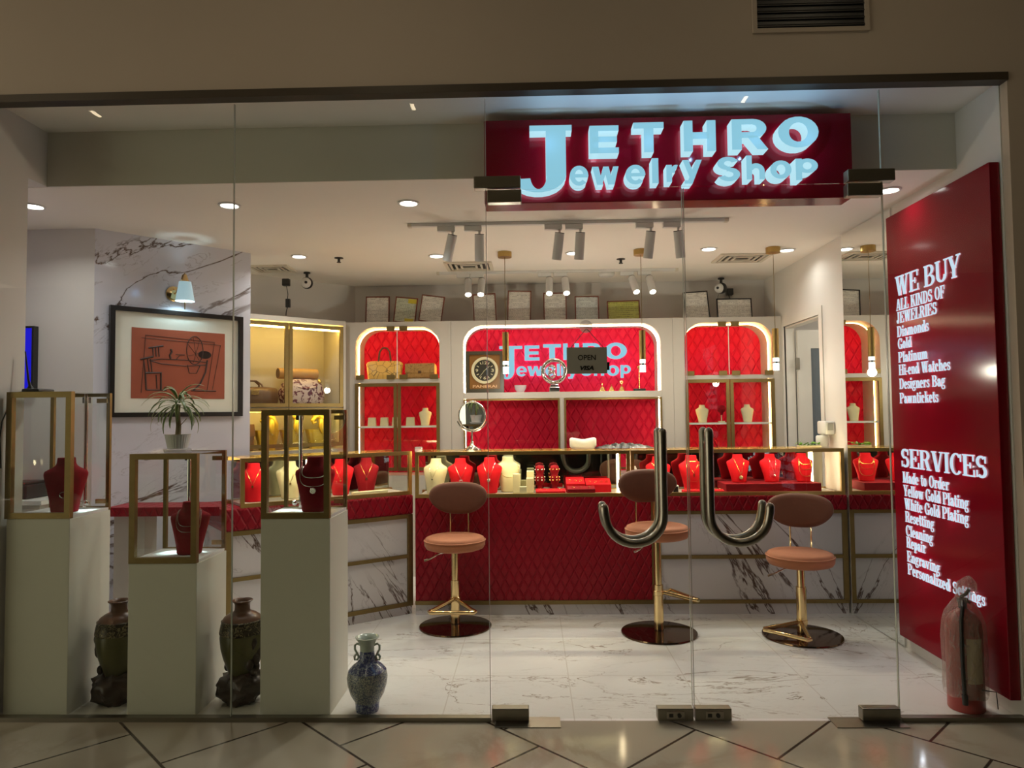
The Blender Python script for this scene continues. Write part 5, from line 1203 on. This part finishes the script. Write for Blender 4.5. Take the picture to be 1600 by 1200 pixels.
MB().tube([(-.13, -.05, .19), (-.06, -.10, .165), (0, -.115, .155), (.07, -.10, .17), (.13, -.05, .20)], .009, 8).build('handle', 'floral', t, True)
MB().ball((.12, -.07, .22), .018, 12).build('clasp', 'goldc', t, True)
t = thing('roll_bag', 'rolled tan leather bag lying on top of the floral bag', 'handbag', bl(.70, .21, 1.690), rad(41.1))
MB().cyl((-.17, 0, .045), (.17, 0, .045), .045, 24).build('bag_body', 'tanp', t, True, 30)
for x in (-.171, .165): MB().cyl((x, 0, .045), (x + .006, 0, .045), .041, 20).build('end_cap', 'brown', t)
for k, (x, lab) in enumerate(((.425, 'gold tote bag with a knotted scarf, left on the lower shelf of the bag cabinet'), (.635, 'gold tote bag with a knotted scarf, middle of the lower shelf'), (.855, 'gold tote bag with a knotted scarf, right on the lower shelf of the bag cabinet'))):
    t = thing('gold_tote', lab, 'handbag', bl(x, .17, 1.1005), rad(41.1), 'gold totes in the bag cabinet')
    rings = []
    for z, w in ((0, .058), (.03, .066), (.08, .078), (.13, .090), (.165, .098)): rings.append([(w * math.copysign(abs(math.cos(a)) ** .5, math.cos(a)), .05 * math.copysign(abs(math.sin(a)) ** .6, math.sin(a)) * (1 + .06 * math.sin(9 * a)), z) for a in [2 * PI * i / 36 for i in range(36)]])
    MB().rings(rings).build('bag_body', 'goldbag', t, True, 50)
    MB().tube([(.06, 0, .15), (.055, -.01, .21), (.035, -.015, .26), (.0, -.02, .285), (-.03, -.025, .265), (-.055, -.035, .235), (-.048, -.04, .215), (-.02, -.045, .225)], [.030, .036, .030, .024, .022, .018, .012, .005], 10).tube([(.03, -.02, .25), (.02, -.045, .19), (.03, -.055, .13)], [.02, .026, .012], 10).build('scarf', 'goldbag', t, True)
t = thing('brown_satchel', 'dark brown satchel at the marble wall end of the lower shelf', 'handbag', bl(.21, .18, 1.1005), rad(41.1))
MB().box(-.10, .10, -.06, .06, 0, .20, .02).build('bag_body', 'brown', t, True, 60); MB().prism([(-.1, .10), (.1, .12), (.09, .215), (-.09, .215)], -.072, -.045, XZ).build('flap', 'brown', t)
MB().tube([(-.07, 0, .19), (-.06, 0, .25), (0, 0, .28), (.06, 0, .25), (.07, 0, .19)], .008, 8).build('handle', 'brown', t, True)

# ------------------------------------------------------------------ on the counter tops
TOP = 1.1175
t = thing('makeup_mirror', 'round chrome makeup mirror on a stand at the left of the counter', 'table mirror', (-.425, 1.88, TOP))
MB().lathe([(.065, 0), (.066, .008), (.05, .018), (.02, .032), (.012, .05), (.007, .07)], seg=32).cyl((0, 0, .07), (0, 0, .14), .006, 12).build('stand', 'chrome', t, True, 50)
MB().tube([(.112 * math.cos(a), .01, .247 + .112 * math.sin(a)) for a in [PI + .35 + i * (PI - .7) / 20 for i in range(21)]], .005, 8).build('yoke', 'chrome', t, True)
R = Matrix.Translation((0, .01, .247)) @ Matrix.Rotation(-.30, 4, 'Z') @ Matrix.Rotation(.02, 4, 'X')
m = MB(); m.tube([(.102 * math.cos(a), 0, .102 * math.sin(a)) for a in [2 * PI * i / 48 for i in range(48)]], .007, 10, closed=True); m.xf(R); m.build('rim', 'chrome', t, True)
m = MB(); m.cyl((0, -.004, 0), (0, .004, 0), .100, 48); m.xf(R); m.build('mirror_glass', 'mirror', t)
solo(MB().box(-.815, -.765, 1.72, 1.77, TOP, TOP + .034, .006), 'glass_cube', 'frost', 'small clear glass cube at the left corner of the counter top', 'glass cube')
t = thing('neck_cushion', 'small grey white saddle shaped cushion on the counter behind the middle stool', 'cushion', (.375, 1.93, TOP))
m = MB(); rings = []
for i in range(17):
    u = -1 + i / 8; zc = .036 + .020 * abs(u) ** 1.5; k = .55 + .45 * math.sqrt(max(0, 1 - u ** 6)); rings.append([(.095 * u, .05 * k * math.cos(a), max(.0, zc + .034 * k * math.sin(a) + (.0 if math.sin(a) > 0 else -.02))) for a in [2 * PI * j / 16 for j in range(16)]])
m.rings(rings).build('pad', 'paper_white', t, True, 70)
m = MB(); rnd = random.Random(3); N = 26
grid = [[m.bm.verts.new((.46 + .42 * i / N, 1.86 + .13 * j / 10, TOP + .004 + (.042 * max(0, math.sin(PI * i / N)) ** .7 * max(0, math.sin(PI * j / 10)) ** .6) * (.6 + .4 * math.sin(i * 1.7 + j)) * (1 if 0 < i < N and 0 < j < 10 else 0))) for j in range(11)] for i in range(N + 1)]
for i in range(N):
    for j in range(10): m.bm.faces.new((grid[i][j], grid[i + 1][j], grid[i + 1][j + 1], grid[i][j + 1]))
solo(m, 'polishing_cloth', 'black', 'crumpled black cloth on the counter top behind the left door handle', 'cloth', None, True)
t = thing('soap_dispenser', 'white dispenser with a grey window fixed to the right wall above the counter', 'dispenser', (2.12, 1.93, 1.2))
MB(t).box(2.085, 2.154, 1.855, 2.01, 1.205, 1.30, .012).build('body', 'white', t, True, 60); MB(t).box(2.10, 2.140, 1.8515, 1.8545, 1.235, 1.285).build('window', 'greypl', t)
t = thing('tissue_box', 'white rounded box on the right end of the counter top', 'box', (2.09, 1.93, TOP))
MB().lathe([(.040, 0), (.044, .006), (.044, .072), (.036, .08), (.0, .081)], seg=28, cap=False, sx=1, sy=.8).build('shell', 'white', t, True, 50); MB().lathe([(.016, .0815), (.014, .084), (.0, .084)], seg=16, cap=False).build('lid', 'linen', t)
t = thing('leaf_tray', 'low tray of bright green leaves on the right end of the counter', 'plant', (1.97, 1.87, TOP))
MB().box(-.075, .075, -.035, .035, 0, .012, .003).build('tray', 'linen', t)
m = MB(); rnd = random.Random(9)
for k in range(46):
    c = Vector((rnd.uniform(-.075, .075), rnd.uniform(-.035, .035), rnd.uniform(.014, .036))); a = rnd.uniform(0, 6.28); r = rnd.uniform(.010, .018)
    e1 = Vector((math.cos(a), math.sin(a), rnd.uniform(-.3, .9))).normalized() * r; e2 = e1.cross(Vector((0, 0, 1))).normalized() * r * .7
    vs = [m.bm.verts.new(c + p) for p in (-e1, -e1 * .3 + e2, e1 * .5 + e2 * .8, e1, e1 * .5 - e2 * .8, -e1 * .3 - e2)]; m.bm.faces.new(vs)
m.build('foliage', 'lime', t)

# ------------------------------------------------------------------ open board hung on the glass
ob = thing('open_board', 'grey hanging board reading OPEN and VISA on the glass door', 'sign', (.257, -.03, 1.55))
MB(ob).box(.166, .348, -.026, -.020, 1.552, 1.672, .0015).build('board', 'greypl', ob)
fo = lambda x, z, d: (x, -.0262 - d, z)
m = MB(ob); textmesh(m, 'OPEN', .216, .297, 1.613, 1.637, fo, 0, .0008, .012); m.build('lettering', 'inkblk', ob)
m = MB(ob); textmesh(m, 'VISA', .226, .288, 1.567, 1.588, fo, 0, .0008, .045, .25); m.build('lettering', 'inkblk', ob)
MB(ob).tube([(.188, -.0275, 1.668), (.188, -.0275, 1.673), (.252, -.028, 1.752), (.262, -.028, 1.752), (.330, -.0275, 1.673), (.330, -.0275, 1.668)], .0016, 6).build('cord', 'dark', ob)
m = MB(ob); m.lathe([(.028, 0), (.030, .004), (.022, .012), (.014, .016), (.010, .02), (0, .021)], seg=28, cap=True); m.xf(Matrix.Translation((.256, -.0062, 1.768)) @ Matrix.Rotation(PI / 2, 4, 'X')); m.tube([(.256, -.022, 1.760), (.256, -.034, 1.748), (.256, -.034, 1.756)], .003, 8); m.build('suction_hook', 'frost', ob, True, 40)
solo(MB().box(.349, .360, -.012, -.0065, 1.568, 1.604, .001), 'door_latch', 'black', 'small black latch on the glass beside the hanging board', 'latch')
